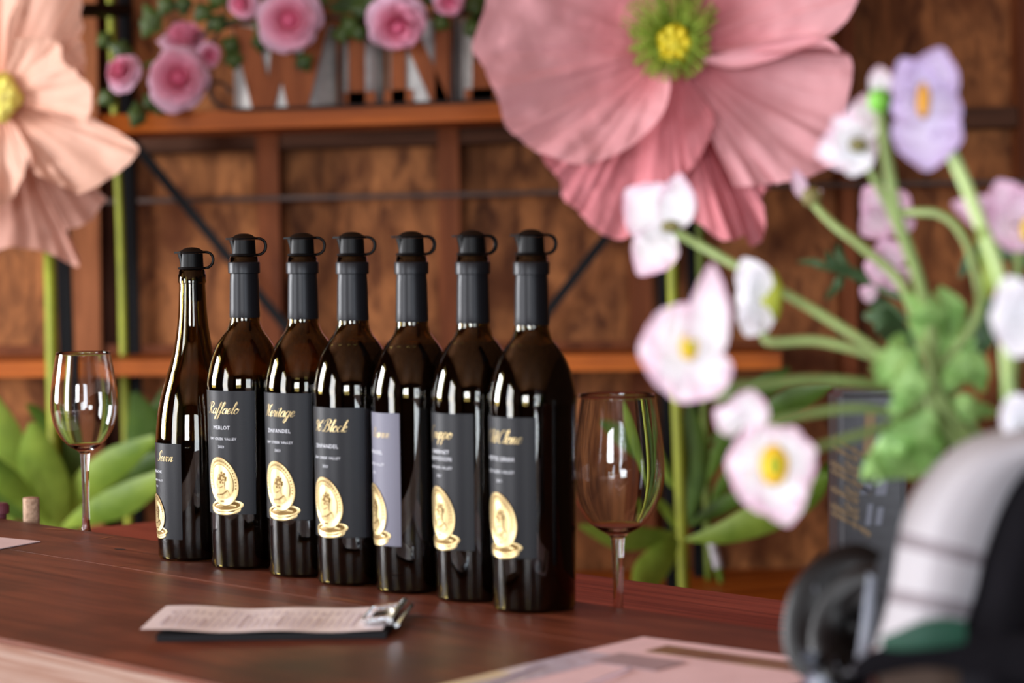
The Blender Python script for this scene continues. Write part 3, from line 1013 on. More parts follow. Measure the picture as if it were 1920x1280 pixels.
# spring clip at the right-hand end
b = MB()
e0, e1 = D_.lerp(C_, 0.12), D_.lerp(C_, 0.95)
for s, zz, rr in ((0.0, 0.0125, 0.0028), (0.006, 0.0085, 0.002)):
    b.tube([lift(e0 + ex * (s + 0.004), zz), lift(e1 + ex * (s + 0.004), zz)], rr, 10)
b.hexa([lift(e0 + ex * -0.016, 0.0085), lift(e0 + ex * 0.006, 0.0085), lift(e1 + ex * 0.006, 0.0085), lift(e1 + ex * -0.016, 0.0085),
        lift(e0 + ex * -0.016, 0.0095), lift(e0 + ex * 0.006, 0.0128), lift(e1 + ex * 0.006, 0.0128), lift(e1 + ex * -0.016, 0.0095)])
clip = b.obj('spring_clip', M_chrome, cl, smooth=30)
b = MB()
mid0, mid1 = D_.lerp(C_, 0.25), D_.lerp(C_, 0.8)
b.tube([lift(mid0 + ex * 0.004, 0.013), lift(mid0 - ex * 0.020, 0.0105), lift(mid1 - ex * 0.020, 0.0105), lift(mid1 + ex * 0.004, 0.013)], 0.0013, 8)
b.obj('wire_lever', M_chrome, clip)

# ------------------------------------------------------------------ loose sheets on the bar
M_sheet = mat('sheet_paper', lin(214, 196, 200), rough=0.4, spec=0.5, var=0.05, vscale=20)
M_sheet_pink = mat('sheet_paper_pink', lin(250, 220, 228), rough=0.5, spec=0.4, var=0.06, vscale=30)
M_sleeve = mat('plastic_sleeve', lin(206, 200, 218), rough=0.35, spec=0.5, bump=0.15, bscale=60)


def sheet(quad, z0, z1):
    b = MB()
    b.hexa([lift(p, z0) for p in quad] + [lift(p, z1) for p in quad])
    return b


q = [G(-260, 985, 0), G(76, 1016, 0), G(-120, 1052, 0), G(-420, 1010, 0)]
o = sheet(q, 0.0003, 0.0012).obj('paper_sheet', M_sheet, None, smooth=False)
tag(o, 'corner of a white paper sheet on the bar at the far left', 'paper')
mc, ml, mr = G(1206, 1197, 0), G(850, 1283, 0), G(1500, 1236, 0)
dl, dr_ = (ml - mc), (mr - mc)
menu = thing('laminated_menu', 'pink tinted menu card in a clear sleeve at the front of the bar', 'menu', mc + dl * 0.5 + dr_ * 0.5)
q = [mc, mc + dl * 1.5, mc + dl * 1.5 + dr_ * 1.35, mc + dr_ * 1.35]
sheet(q, 0.0004, 0.0016).obj('card', M_sheet_pink, menu, smooth=False)


def mq(a0, a1, b0, b1):
    return [mc + dl * a0 + dr_ * b0, mc + dl * a1 + dr_ * b0, mc + dl * a1 + dr_ * b1, mc + dl * a0 + dr_ * b1]


sheet(mq(0.34, 1.5, 0.0, 0.26), 0.0017, 0.0021).obj('sleeve_shine', M_sleeve, menu, smooth=False)  # bluish shine of the clear sleeve, painted as an opaque sheet
sheet(mq(0.09, 0.22, 0.26, 1.3), 0.0017, 0.0020).obj('picture_strip', mat('picture_print', lin(92, 50, 40), rough=0.3, col2=lin(128, 110, 60), vscale=25), menu, smooth=False)
sheet(mq(0.30, 0.48, 0.20, 0.62), 0.0022, 0.0024).obj('grey_print', mat('menu_grey_print', lin(176, 158, 166), rough=0.4, var=0.1, vscale=60), menu, smooth=False)
sheet(mq(0.80, 1.1, 0.02, 0.10), 0.0022, 0.0030).obj('yellow_tab', mat('cream_tab', lin(226, 214, 178), rough=0.5), menu, smooth=False)
for s, k in ((0.62, 0.09), (0.75, 0.14), (0.5, 0.5)):
    p0, p1 = mc + dl * s + dr_ * k, mc + dl * (s + 0.35) + dr_ * (k + 0.10)
    MB().tube([lift(p0, 0.0024), lift(p0.lerp(p1, 0.5), 0.0032), lift(p1, 0.0024)], 0.0008, 6).obj('sleeve_crease', M_sleeve, menu)


# ------------------------------------------------------------------ petals and leaves
def polar_petal(name, c, d, outline, m, parent, cup=0.05, folds=5, amp=0.012, layer=0.0, seed=0, ruffle=0.012, nth=54, nr=18, base_cup=0.0, tilt=(0.0, 0.0), jag=4.0, power=1.6):
    """petal fanning out from flower centre c (pixels) with the given outline (pixels), cupped and pleated in depth"""
    px2m = d / FPX
    pol = []
    last = None
    for x, y in outline:
        a = atan2(-(y - c[1]), x - c[0])
        if last is not None:
            while a - last > pi:
                a -= 2 * pi
            while a - last < -pi:
                a += 2 * pi
        last = a
        pol.append((a, hypot(x - c[0], y - c[1])))
    sp_ = spline(pol, 10)
    C0 = P(c[0], c[1], d)
    rows, ed = [], []
    for i in range(nth + 1):
        k = i / nth * (len(sp_) - 1)
        j = min(int(k), len(sp_) - 2)
        a = sp_[j][0] + (sp_[j + 1][0] - sp_[j][0]) * (k - j)
        R = sp_[j][1] + (sp_[j + 1][1] - sp_[j][1]) * (k - j)
        R += jag * fbm((i * 0.35, seed * 3.1, 0), 1.0)
        s = i / nth * 2 - 1
        row, er = [], []
        for q_ in range(nr + 1):
            v = (q_ / nr) ** 0.85
            x, y = R * v * cos(a) * px2m, R * v * sin(a) * px2m
            off = layer * min(1, v * 4) + cup * v ** power + base_cup * (1 - v) ** 2
            fa = s * folds * 0.9
            off += 1.7 * amp * v ** 0.8 * noise.noise((fa, v * 0.9, seed * 5.3))
            off += 1.1 * amp * v * noise.noise((fa * 2.7, v * 1.3, seed * 2.1 + 9))
            off += 0.5 * amp * v * noise.noise((fa * 8.0, v * 2.2, seed * 1.1 + 4))
            off += ruffle * v ** 6 * (1.1 * noise.noise((s * 5.5, seed, 2.0)) + 0.8 * noise.noise((s * 13.0, seed, 7.0)))
            off += 0.010 * fbm((x * 9, y * 9, seed), 1.0) * v + 0.004 * noise.noise((x * 30, y * 30, seed))
            off += (tilt[0] * cos(a) + tilt[1] * sin(a)) * v * R * px2m
            off -= 0.02 * abs(s) ** 4 * v
            row.append(C0 + RGT * x + UPV * y + TOC * off)
            er.append(0.001 + v)
        rows.append(row)
        ed.append(er)
    b = MB()
    b.grid(rows, edge=ed)
    return b.obj(name, m, parent, smooth='all')


def blade(name, pts, widths, m, parent, cup=0.3, twist=0.0, veins=0.0, ns=8, n=6, ruffle=0.0, seed=0, face=None, round_tip=True):
    """leaf or petal along a 3-D path; widths in metres along it; cup = cross curvature"""
    path = [Vector(p) for p in spline([tuple(p) for p in pts], n)]
    wl = [w[0] for w in spline([(w,) for w in widths], n)] if len(widths) == len(pts) else None
    L = len(path)
    if wl is None:
        ww = spline([(w,) for w in widths], 12)
        wl = [max(0.0, ww[int(i / (L - 1) * (len(ww) - 1))][0]) for i in range(L)]
    rows, ed = [], []
    fc = Vector(face) if face is not None else TOC
    for i, p in enumerate(path):
        t = (path[min(i + 1, L - 1)] - path[max(i - 1, 0)]).normalized()
        f = (fc - t * fc.dot(t)).normalized()
        s = t.cross(f)
        if twist:
            a = twist * i / (L - 1)
            s, f = s * cos(a) + f * sin(a), f * cos(a) - s * sin(a)
        row, er = [], []
        for j in range(ns + 1):
            u = j / ns * 2 - 1
            w = max(0.0002, wl[i])
            off = -cup * w * u * u + ruffle * sin(i * 1.3 + seed + u * 2) * abs(u) ** 2 * w + veins * w * sin(u * 18) * 0.05
            row.append(p + s * (w * u) + f * off)
            er.append(0.001 + max(abs(u), i / (L - 1)) * 0.999)
        rows.append(row)
        ed.append(er)
    b = MB()
    b.grid(rows, edge=ed)
    return b.obj(name, m, parent, smooth='all')


def stem(name, pts, r0, r1, m, parent, n=8):
    path = spline([tuple(p) for p in pts], n)
    L = len(path)
    return MB().tube(path, [r0 + (r1 - r0) * i / (L - 1) for i in range(L)], 10).obj(name, m, parent, smooth='all')


# ------------------------------------------------------------------ giant pink paper poppy
M_pink = petal_mat('pink_crepe', lin(206, 112, 120), lin(226, 164, 170), translucent=0.25, bump=0.35, bscale=16, pw0=0.1, pw1=0.7)
M_pink_in = petal_mat('pink_crepe_inner', lin(200, 100, 108), lin(222, 140, 148), translucent=0.25, bump=0.35, bscale=16, pw0=0.1, pw1=0.9)
M_green_st = mat('stamen_green', lin(112, 140, 34), rough=0.6, col2=lin(150, 170, 60), vscale=40)
M_yel = mat('poppy_heart_yellow', lin(226, 196, 20), rough=0.5, col2=lin(190, 180, 30), vscale=40, bump=0.5, bscale=120)
M_gstem = mat('stem_green', lin(132, 140, 30), rough=0.55, var=0.2, vscale=14)
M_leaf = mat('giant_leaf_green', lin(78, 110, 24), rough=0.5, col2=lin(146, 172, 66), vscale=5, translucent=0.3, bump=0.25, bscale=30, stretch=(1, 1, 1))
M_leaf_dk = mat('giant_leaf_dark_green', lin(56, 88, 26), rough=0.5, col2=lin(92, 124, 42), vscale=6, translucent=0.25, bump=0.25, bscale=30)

PC = (1258, 92)
PD = 4.55
pk = thing('giant_paper_poppy', 'giant pink paper poppy with green and yellow heart above the bottles', 'paper flower', foot(1265, 900, 4.73))
polar_petal('petal', PC, PD + 0.06, [(1560, -40), (1480, -190), (1330, -260), (1180, -255), (1040, -190), (960, -80)], M_pink_in, pk, cup=0.10, folds=4, seed=1, layer=-0.01)
polar_petal('petal', PC, PD + 0.05, [(998, 280), (1030, 318), (1048, 340), (1060, 378), (1082, 396), (1110, 428), (1157, 451), (1195, 442), (1240, 420), (1262, 380)], M_pink_in, pk, cup=0.05, folds=3, amp=0.010, seed=2, layer=-0.012, jag=5)
polar_petal('petal', PC, PD + 0.055, [(1236, 380), (1290, 408), (1343, 447), (1372, 455), (1390, 444), (1404, 462), (1428, 452), (1430, 400), (1430, 360), (1442, 350), (1420, 300)], M_pink_in, pk, cup=0.04, folds=4, amp=0.022, seed=3.4, layer=-0.008, jag=4)
polar_petal('petal', PC, PD + 0.02, [(1200, 352), (1240, 352), (1275, 336), (1300, 310), (1326, 262), (1336, 228), (1330, 205)], M_pink_in, pk, cup=0.03, folds=2, amp=0.008, seed=0.6, layer=0.008)
polar_petal('petal', PC, PD + 0.015, [(1372, 352), (1408, 352), (1442, 349), (1470, 345), (1528, 328), (1570, 300), (1586, 250), (1582, 192), (1590, 134), (1578, 104), (1545, 84), (1500, 84)], M_pink, pk, cup=0.06, folds=5, amp=0.012, seed=5.0, layer=0.0, ruffle=0.008, jag=2)
polar_petal('petal', PC, PD + 0.01, [(1435, 112), (1510, 95), (1570, 56), (1592, 10), (1598, -40), (1560, -150), (1460, -230), (1350, -250), (1280, -200)], M_pink, pk, cup=0.10, folds=4, amp=0.010, seed=2.2, layer=0.012, ruffle=0.008, jag=2)
polar_petal('petal', PC, PD - 0.005, [(1230, -190), (1100, -190), (985, -120), (925, -20), (905, 40), (888, 96), (900, 125), (920, 165), (938, 205), (948, 245), (975, 268), (1003, 290), (1045, 306), (1090, 317), (1145, 300), (1205, 260), (1242, 212), (1252, 170)], M_pink, pk, cup=0.085, folds=5, amp=0.010, seed=4.1, layer=0.016, ruffle=0.007, jag=3, nth=90)
# the curled-over rim of the right-hand petal
q = [(1318, 112), (1375, 112), (1440, 97), (1500, 80), (1548, 82), (1572, 98)]
blade('curled_rim', [P(x, y, PD - 0.045 - 0.01 * i) for i, (x, y) in enumerate(q)], [0.004, 0.016, 0.018, 0.013, 0.008, 0.002], mat('pink_crepe_pale', lin(234, 172, 180), rough=0.6, translucent=0.3), pk, cup=-0.6)
# heart: yellow dome on a green ring of stamens
C0 = P(1264, 84, PD - 0.03)
b = MB()
b.blob(C0, 0.036, 0.040, 0.030, 20, 12, frame=(RGT, UPV, TOC), wob=0.10, seed=1)
for k in range(7):
    a = 2 * pi * k / 7
    b.blob(C0 + RGT * 0.022 * cos(a) + UPV * 0.024 * sin(a) + TOC * 0.018, 0.012, 0.013, 0.012, 8, 6, frame=(RGT, UPV, TOC))
b.obj('heart', M_yel, pk, smooth='all')
rr = random.Random(3)
b = MB()
for k in range(460):
    a = rr.uniform(0, 2 * pi)
    asym = 1.0 + 0.45 * max(0, sin(a)) - 0.12 * cos(a)
    l = rr.uniform(0.036, 0.082) * asym
    base_ = C0 - TOC * 0.015 + (RGT * cos(a) + UPV * sin(a)) * rr.uniform(0.012, 0.028) + UPV * 0.006
    tip = C0 + TOC * rr.uniform(-0.005, 0.04) + (RGT * cos(a) + UPV * sin(a)) * l + UPV * 0.01
    mid = base_.lerp(tip, 0.5) + TOC * 0.012
    b.tube([base_, mid + RGT * rr.uniform(-0.008, 0.008) + UPV * rr.uniform(-0.008, 0.008), tip], [0.0013, 0.0011, 0.0009], 4)
    b.blob(tip, 0.0026, 0.0026, 0.0024, 5, 4)
st = b.obj('stamens', M_green_st, pk, smooth='all')
tag(st, kind='stuff')
stem('stem', [P(1256, 120, PD + 0.07), P(1256, 300, 4.70), P(1263, 600, 4.72), P(1275, 900, 4.72), foot(1283, 1100, 4.72) + Vector((0, 0, 0.001))], 0.011, 0.012, M_gstem, pk)


def gleaf(parent, pts, d, w, m, cup=0.35, tw=0.0, name='leaf'):
    n_ = len(pts)
    q_ = [P(x, y, d[0] + (d[1] - d[0]) * i / (n_ - 1)) for i, (x, y) in enumerate(pts)]
    k = (d[0] + d[1]) / 2 / FPX
    return blade(name, q_, [ww * k for ww in w], m, parent, cup=cup, twist=tw, veins=0.4, ns=10, n=8)


gleaf(pk, [(1270, 998), (1225, 1008), (1160, 1006), (1085, 985)], (4.70, 4.62), [2, 19, 24, 3], M_leaf, 0.2)
gleaf(pk, [(1272, 1012), (1250, 1035), (1215, 1075), (1190, 1110)], (4.69, 4.60), [4, 24, 30, 6], M_leaf, 0.2)
gleaf(pk, [(1285, 1012), (1360, 998), (1440, 965), (1510, 925), (1556, 892)], (4.68, 4.56), [3, 22, 34, 30, 5], M_leaf, 0.2)
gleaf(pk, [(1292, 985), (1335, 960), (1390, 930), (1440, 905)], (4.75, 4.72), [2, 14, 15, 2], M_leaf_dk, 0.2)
gleaf(pk, [(1266, 990), (1252, 960), (1235, 942), (1222, 940)], (4.70, 4.66), [3, 9, 7, 2], M_leaf, 0.2)
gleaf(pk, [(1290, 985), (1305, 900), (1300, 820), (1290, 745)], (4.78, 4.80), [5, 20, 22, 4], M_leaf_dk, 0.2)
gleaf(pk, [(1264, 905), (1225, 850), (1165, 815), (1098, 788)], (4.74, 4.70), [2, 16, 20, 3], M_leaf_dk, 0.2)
gleaf(pk, [(1262, 915), (1232, 860), (1200, 800), (1180, 752)], (4.72, 4.70), [2, 14, 18, 4], M_leaf, 0.2)
gleaf(pk, [(1500, 935), (1535, 905), (1550, 880), (1545, 868)], (4.60, 4.56), [4, 14, 12, 2], M_leaf, 0.2)

# second stem tied to the right rear post (its flower is above the frame)
s2 = thing('green_flower_stem', 'thin green stem with long leaves tied behind the right rack post', 'stem', foot(1330, 900, 5.06))
stem('stem', [P(1303, -150, 5.05), P(1310, 300, 5.05), P(1319, 700, 5.05), foot(1330, 1000, 5.05)], 0.009, 0.010, mat('stem_green_dark', lin(92, 108, 30), rough=0.6, var=0.2, vscale=14), s2)
gleaf(s2, [(1328, 900), (1350, 850), (1375, 800), (1385, 760)], (5.0, 4.95), [3, 16, 20, 4], M_leaf_dk, 0.2)
gleaf(s2, [(1330, 960), (1350, 920), (1370, 890), (1390, 850)], (5.0, 4.95), [2, 12, 14, 3], M_leaf_dk, 0.2)
gleaf(s2, [(1330, 850), (1420, 790), (1490, 750), (1560, 722)], (5.0, 4.85), [2, 16, 26, 4], M_leaf_dk, 0.2)
gleaf(s2, [(1330, 830), (1390, 760), (1440, 720), (1480, 690)], (5.02, 4.95), [2, 14, 20, 4], M_leaf_dk, 0.2)

# ------------------------------------------------------------------ giant peach paper flower
M_peach = petal_mat('peach_crepe', lin(200, 134, 106), lin(216, 172, 152), translucent=0.3, bump=0.3, bscale=14, pw0=0.05, pw1=0.55)
M_peach_in = petal_mat('peach_crepe_back', lin(196, 136, 114), lin(204, 154, 138), translucent=0.4, bump=0.3, bscale=14, pw0=0.05, pw1=0.9)
QC = (-2, 184)
QD = 4.5
pe = thing('giant_paper_flower', 'giant peach paper flower with pale yellow heart, cut by the left frame edge', 'paper flower', foot(96, 900, 4.72))
polar_petal('petal', QC, QD + 0.06, [(60, 300), (186, 362), (188, 388), (166, 420), (130, 434), (150, 490), (141, 499), (92, 474), (40, 464), (0, 466), (-60, 480), (-130, 470), (-150, 400)], M_peach_in, pe, cup=0.02, folds=6, amp=0.012, seed=1.2, layer=-0.01)
polar_petal('petal', QC, QD + 0.05, [(172, 150), (168, 95), (168, 40), (166, -20), (140, -110), (60, -160), (-20, -150), (-90, -100)], M_peach, pe, cup=0.08, folds=4, amp=0.012, seed=2.6, layer=-0.004)
polar_petal('petal', QC, QD + 0.03, [(-120, -80), (-220, -60), (-300, 40), (-310, 150), (-280, 240), (-220, 300)], M_peach, pe, cup=0.08, folds=4, amp=0.012, seed=0.6, layer=0.0)
polar_petal('petal', QC, QD + 0.02, [(56, 262), (58, 320), (46, 352), (0, 400), (-70, 420), (-140, 400), (-200, 320), (-210, 250)], M_peach, pe, cup=0.06, folds=4, amp=0.010, seed=4.0, layer=0.005)
polar_petal('petal', QC, QD + 0.005, [(70, 290), (78, 326), (110, 345), (148, 360), (164, 367), (222, 337), (262, 306), (273, 286), (240, 257), (188, 230), (140, 200)], M_peach, pe, cup=0.07, folds=3, amp=0.009, seed=3.1, layer=0.012, ruffle=0.004, jag=2)
polar_petal('petal', QC, QD - 0.005, [(110, 222), (172, 241), (182, 226), (193, 198), (187, 172), (160, 145), (136, 126), (134, 104), (120, 88), (80, 80), (40, 88)], M_peach, pe, cup=0.09, folds=3, amp=0.008, seed=5.4, layer=0.018, ruffle=0.008, jag=4)
polar_petal('petal', QC, QD + 0.0, [(35, 70), (60, 0), (40, -90), (-30, -110), (-80, -40)], M_peach, pe, cup=0.10, folds=2, amp=0.008, seed=0.3, layer=0.015)
C0 = P(-4, 182, QD - 0.04)
b = MB().blob(C0, 0.044, 0.046, 0.03, 20, 12, frame=(RGT, UPV, TOC), wob=0.12, seed=2)
for k in range(9):
    a = 2 * pi * k / 9 + 0.2
    b.blob(C0 + RGT * 0.028 * cos(a) + UPV * 0.03 * sin(a) + TOC * 0.016, 0.012, 0.012, 0.01, 8, 6, frame=(RGT, UPV, TOC))
b.obj('heart', mat('peach_flower_heart', lin(206, 196, 70), rough=0.6, col2=lin(226, 214, 120), vscale=60, bump=0.5, bscale=120), pe, smooth='all')
stem('stem', [P(20, 230, QD + 0.07), P(84, 420, 4.66), P(94, 520, 4.70), P(98, 700, 4.72), P(104, 900, 4.72), foot(112, 1050, 4.72)], 0.011, 0.013, M_gstem, pe)
gleaf(pe, [(20, 985), (28, 900), (10, 820), (-30, 720)], (4.70, 4.62), [6, 26, 32, 6], M_leaf, 0.2)
gleaf(pe, [(98, 990), (88, 930), (70, 860), (62, 792)], (4.66, 4.58), [18, 44, 40, 8], M_leaf, 0.2)
gleaf(pe, [(120, 975), (150, 920), (215, 868), (290, 822)], (4.70, 4.55), [4, 26, 30, 8], M_leaf, 0.2)
gleaf(pe, [(115, 990), (165, 965), (235, 935), (330, 880)], (4.66, 4.50), [4, 22, 30, 8], M_leaf, 0.2)
gleaf(pe, [(140, 950), (200, 910), (260, 880), (320, 850)], (4.80, 4.74), [4, 24, 26, 6], M_leaf_dk, 0.2)  # leaf shadow between the two lighter leaves, put in as a dark blade
gleaf(pe, [(100, 830), (88, 800), (70, 775), (50, 758)], (4.78, 4.74), [4, 12, 12, 3], M_leaf_dk, 0.2)
gleaf(pe, [(90, 980), (50, 940), (10, 900), (-40, 840)], (4.64, 4.56), [6, 20, 26, 6], M_leaf, 0.2)
gleaf(pe, [(100, 985), (60, 965), (0, 940), (-70, 920)], (4.68, 4.62), [4, 18, 20, 4], M_leaf_dk, 0.2)
gleaf(pe, [(115, 960), (130, 880), (120, 810), (95, 790)], (4.74, 4.72), [10, 30, 26, 5], M_leaf_dk, 0.2)

s3 = thing('green_flower_stem', 'tall thin green stem with dark leaves tied to the left rear rack post', 'stem', foot(226, 900, 5.06))
stem('stem', [P(202, -150, 5.06), P(213, 150, 5.06), P(226, 420, 5.06), P(232, 660, 5.06), P(238, 850, 5.06), foot(244, 1000, 5.06)], 0.0085, 0.010, M_gstem, s3)
gleaf(s3, [(238, 900), (265, 860), (270, 800), (250, 735)], (4.98, 4.94), [6, 30, 34, 8], M_leaf_dk, 0.2)
gleaf(s3, [(240, 860), (280, 810), (300, 770), (310, 730)], (5.0, 4.98), [4, 18, 20, 6], M_leaf_dk, 0.2)

# small white tube with a green tip leaning on the back bar
wt = thing('white_tube', 'small white tube with a green tip leaning beside the right rack post', 'tube', foot(1350, 1080, 4.98))
a, e = P(1334, 1012, 4.98), P(1352, 1084, 4.98)
ee = a.lerp(e, 0.72)
MB().tube([a, ee], 0.010, 12).obj('sleeve', mat('white_tube_sleeve', lin(196, 190, 200), rough=0.5, col2=lin(150, 150, 150), vscale=60), wt)
tipz = Vector((e.x, e.y, BBZ + 0.004))
MB().tube([ee, tipz], [0.009, 0.006], 12).obj('tip', M_leaf, wt)

# ------------------------------------------------------------------ tins with the letters W I N E on the upper shelf
M_galv = mat('galvanised_steel', lin(196, 192, 188), rough=0.5, metallic=0.55, col2=lin(150, 148, 146), vscale=18, bump=0.1, bscale=60)
M_letter = wood_mat('letter_wood', lin(112, 58, 28), lin(150, 84, 46), (6, 6, 1.0), scale=3.0, rough=0.6)
TD = 4.90


def shelf_y(px, d):
    """pixel row of the upper shelf's top at column px, depth d"""
    return 216 + (px - 180) * (176 - 216) / 1150.0


def shelf_z(px):
    return P(px, shelf_y(px, 4.825), 4.825).z


def tin(label, x0, x1, polys, y0):
    xm = (x0 + x1) / 2
    c_ = P(xm, 150, TD)
    z0 = shelf_z(xm) + 0.001
    root = thing('galvanised_tin', label, 'tin', (c_.x, c_.y, z0), 0, 'lettered tins on the upper shelf')
    w = (x1 - x0) / 2 * TD / FPX
    h = P(xm, y0, TD).z - z0
    b = MB()
    prof = [(0.0, 0.0), (0.97, 0.0), (0.985, 0.004), (0.985, h * 0.93), (1.0, h * 0.94), (1.0, h * 0.97), (0.97, h), (0.93, h), (0.93, 0.01), (0.0, 0.01)]
    pts = []
    for k in range(48):
        a_ = 2 * pi * k / 48
        cx, sy = cos(a_), sin(a_)
        pts.append([Vector((c_.x + r * w * (abs(cx) ** 0.8) * (1 if cx >= 0 else -1), c_.y + r * 0.055 * sy, z0 + z)) for r, z in prof])
    b.grid(pts, closed_u=True)
    b.obj('tin_body', M_galv, root, smooth=40, merge=1e-6)
    b = MB()
    dfr = c_.y - 0.058
    for poly in polys:
        f_, k_ = [], []
        for (x, y) in poly:
            p = P(x, y, dfr - 0.006)
            f_.append(Vector((p.x, dfr - 0.008, max(p.z, z0))))
        n_ = len(f_)
        back = [v + Vector((0, 0.0095, 0)) for v in f_]
        b.add(f_ + back, [tuple(range(n_)), tuple(range(2 * n_ - 1, n_ - 1, -1))] + [(i, i + n_, (i + 1) % n_ + n_, (i + 1) % n_) for i in range(n_)])
    b.obj('letter', M_letter, root, smooth=False)
    return root


def stroke(x0, y0, x1, y1, w):
    return [(x0 - w / 2, y0), (x1 - w / 2, y1), (x1 + w / 2, y1), (x0 + w / 2, y0)]


tin('galvanised tin bearing the brown letter W under two roses', 437, 634,
    [[(437, 48), (474, 206), (516, 206), (505, 150), (480, 56)], [(516, 206), (529, 152), (545, 58), (512, 58), (505, 150)], [(529, 152), (541, 206), (562, 140), (545, 58)], [(541, 206), (578, 206), (618, 44), (580, 52), (562, 140)]], 50)
tin('narrow galvanised tin bearing the brown letter I', 640, 722, [stroke(670, 40, 670, 196, 31), [(640, 38), (640, 60), (706, 58), (706, 36)], [(640, 174), (638, 198), (706, 196), (704, 172)]], 44)
tin('galvanised tin bearing the brown letter N', 728, 846, [stroke(748, 36, 748, 194, 27), stroke(757, 36, 826, 192, 34), stroke(829, 32, 829, 192, 27), [(722, 170), (720, 194), (776, 193), (774, 168)], [(722, 36), (722, 54), (770, 52), (765, 34)]], 40)
tin('galvanised tin with the letter E, mostly behind the pink petal', 852, 960, [stroke(905, 30, 905, 188, 40), [(874, 30), (874, 50), (955, 48), (955, 28)], [(890, 98), (890, 118), (945, 116), (945, 96)], [(871, 168), (871, 190), (960, 188), (960, 164)]], 36)

# black wire stand round the tins
M_wire = mat('black_wire', lin(30, 26, 26), rough=0.5)
ws = thing('wire_stand', 'black wire stand with a scroll end holding the lettered tins', 'stand', (P(690, 190, TD).x, P(690, 190, TD).y, shelf_z(690)))
dw = TD - 0.085
b = MB()
b.tube([P(x, y, dw) for x, y in spline([(432, 176), (424, 160), (405, 154), (393, 163), (396, 182), (412, 198), (440, 206), (520, 204), (700, 197), (960, 187)], 6)], 0.0035, 8)
b.obj('lower_rail', M_wire, ws)
b = MB()
b.tube([P(x, y, dw) for x, y in spline([(372, 110), (392, 90), (405, 66), (425, 50), (470, 42), (600, 34), (760, 28), (960, 20)], 6)], 0.0035, 8)
b.obj('upper_rail', M_wire, ws)
MB().tube([P(641, 34, dw), P(641, 200, dw)], 0.004, 8).obj('upright', M_wire, ws)
MB().tube([P(852, 26, dw), P(852, 192, dw)], 0.004, 8).obj('upright', M_wire, ws)
MB().tube([P(393, 163, dw), P(372, 110, dw)], 0.003, 8).obj('upright', M_wire, ws)

# ------------------------------------------------------------------ rose garland
M_rose = petal_mat('rose_silk', lin(226, 112, 146), lin(232, 170, 194), translucent=0.3, bump=0.1, bscale=60, pw0=0.05, pw1=0.75)
M_rose_out = petal_mat('rose_silk_outer', lin(232, 160, 186), lin(226, 186, 210), translucent=0.3, bump=0.1, bscale=60, pw0=0.05, pw1=0.8)
M_rleaf = mat('rose_leaf', lin(36, 56, 28), rough=0.5, col2=lin(78, 100, 40), vscale=20, translucent=0.15)
gd = 4.76
ga = thing('rose_garland', 'garland of pink silk roses and dark leaves draped over the tins', 'garland', (P(560, 60, gd).x, P(560, 60, gd).y, shelf_z(560)))


def rose(px, py, rpx, d, axis, seed, n_out=7):
    c_ = P(px, py, d)
    R = rpx * d / FPX
    ax = (TOC * axis[2] + RGT * axis[0] + UPV * axis[1]).normalized()
    e1 = ax.orthogonal().normalized()
    e2 = ax.cross(e1)
    r_ = random.Random(seed)
    root = MB().blob(c_ + ax * R * 0.15, R * 0.26, R * 0.26, R * 0.34, 14, 8, frame=(e1, e2, ax), wob=0.25, seed=seed).obj('rose', M_rose, ga, smooth='all')
    k = 0
    for ring, (cnt, rad, open_, hgt) in enumerate(((4, 0.36, 0.10, 0.55), (5, 0.60, 0.30, 0.5), (5, 0.82, 0.65, 0.38), (5, 1.0, 1.1, 0.1))):
        for i in range(cnt):
            a = 2 * pi * (i + 0.37 * ring) / cnt + r_.uniform(-0.15, 0.15)
            rows, ed = [], []
            wid = (1.6 if ring < 3 else 1.3) * pi / cnt
            rj = rad * r_.uniform(0.92, 1.08)
            for u in range(9):
                s = u / 8 * 2 - 1
                aa = a + wid * s
                row, er = [], []
                for v in range(7):
                    t_ = v / 6
                    edge_r = 1 - 0.20 * abs(s) ** 3 + 0.025 * sin(6 * s + seed + i)
                    rr_ = R * (0.16 + (rj - 0.16) * (t_ ** (1.3 - 0.5 * open_)) * edge_r)
                    z = R * (-0.25 + (hgt + 0.3) * t_ ** 0.8 * edge_r - open_ * 0.35 * t_ ** 3 + 0.06 * t_ * sin(4 * s + i))
                    row.append(c_ + e1 * (rr_ * cos(aa)) + e2 * (rr_ * sin(aa)) + ax * z)
                    er.append(0.001 + min(1, t_ * (0.45 + 0.2 * ring)))
                rows.append(row)
                ed.append(er)
            b_ = MB()
            b_.grid(rows, edge=ed)
            b_.obj('petal', M_rose if ring < 3 else M_rose_out, root, smooth='all')
            k += 1


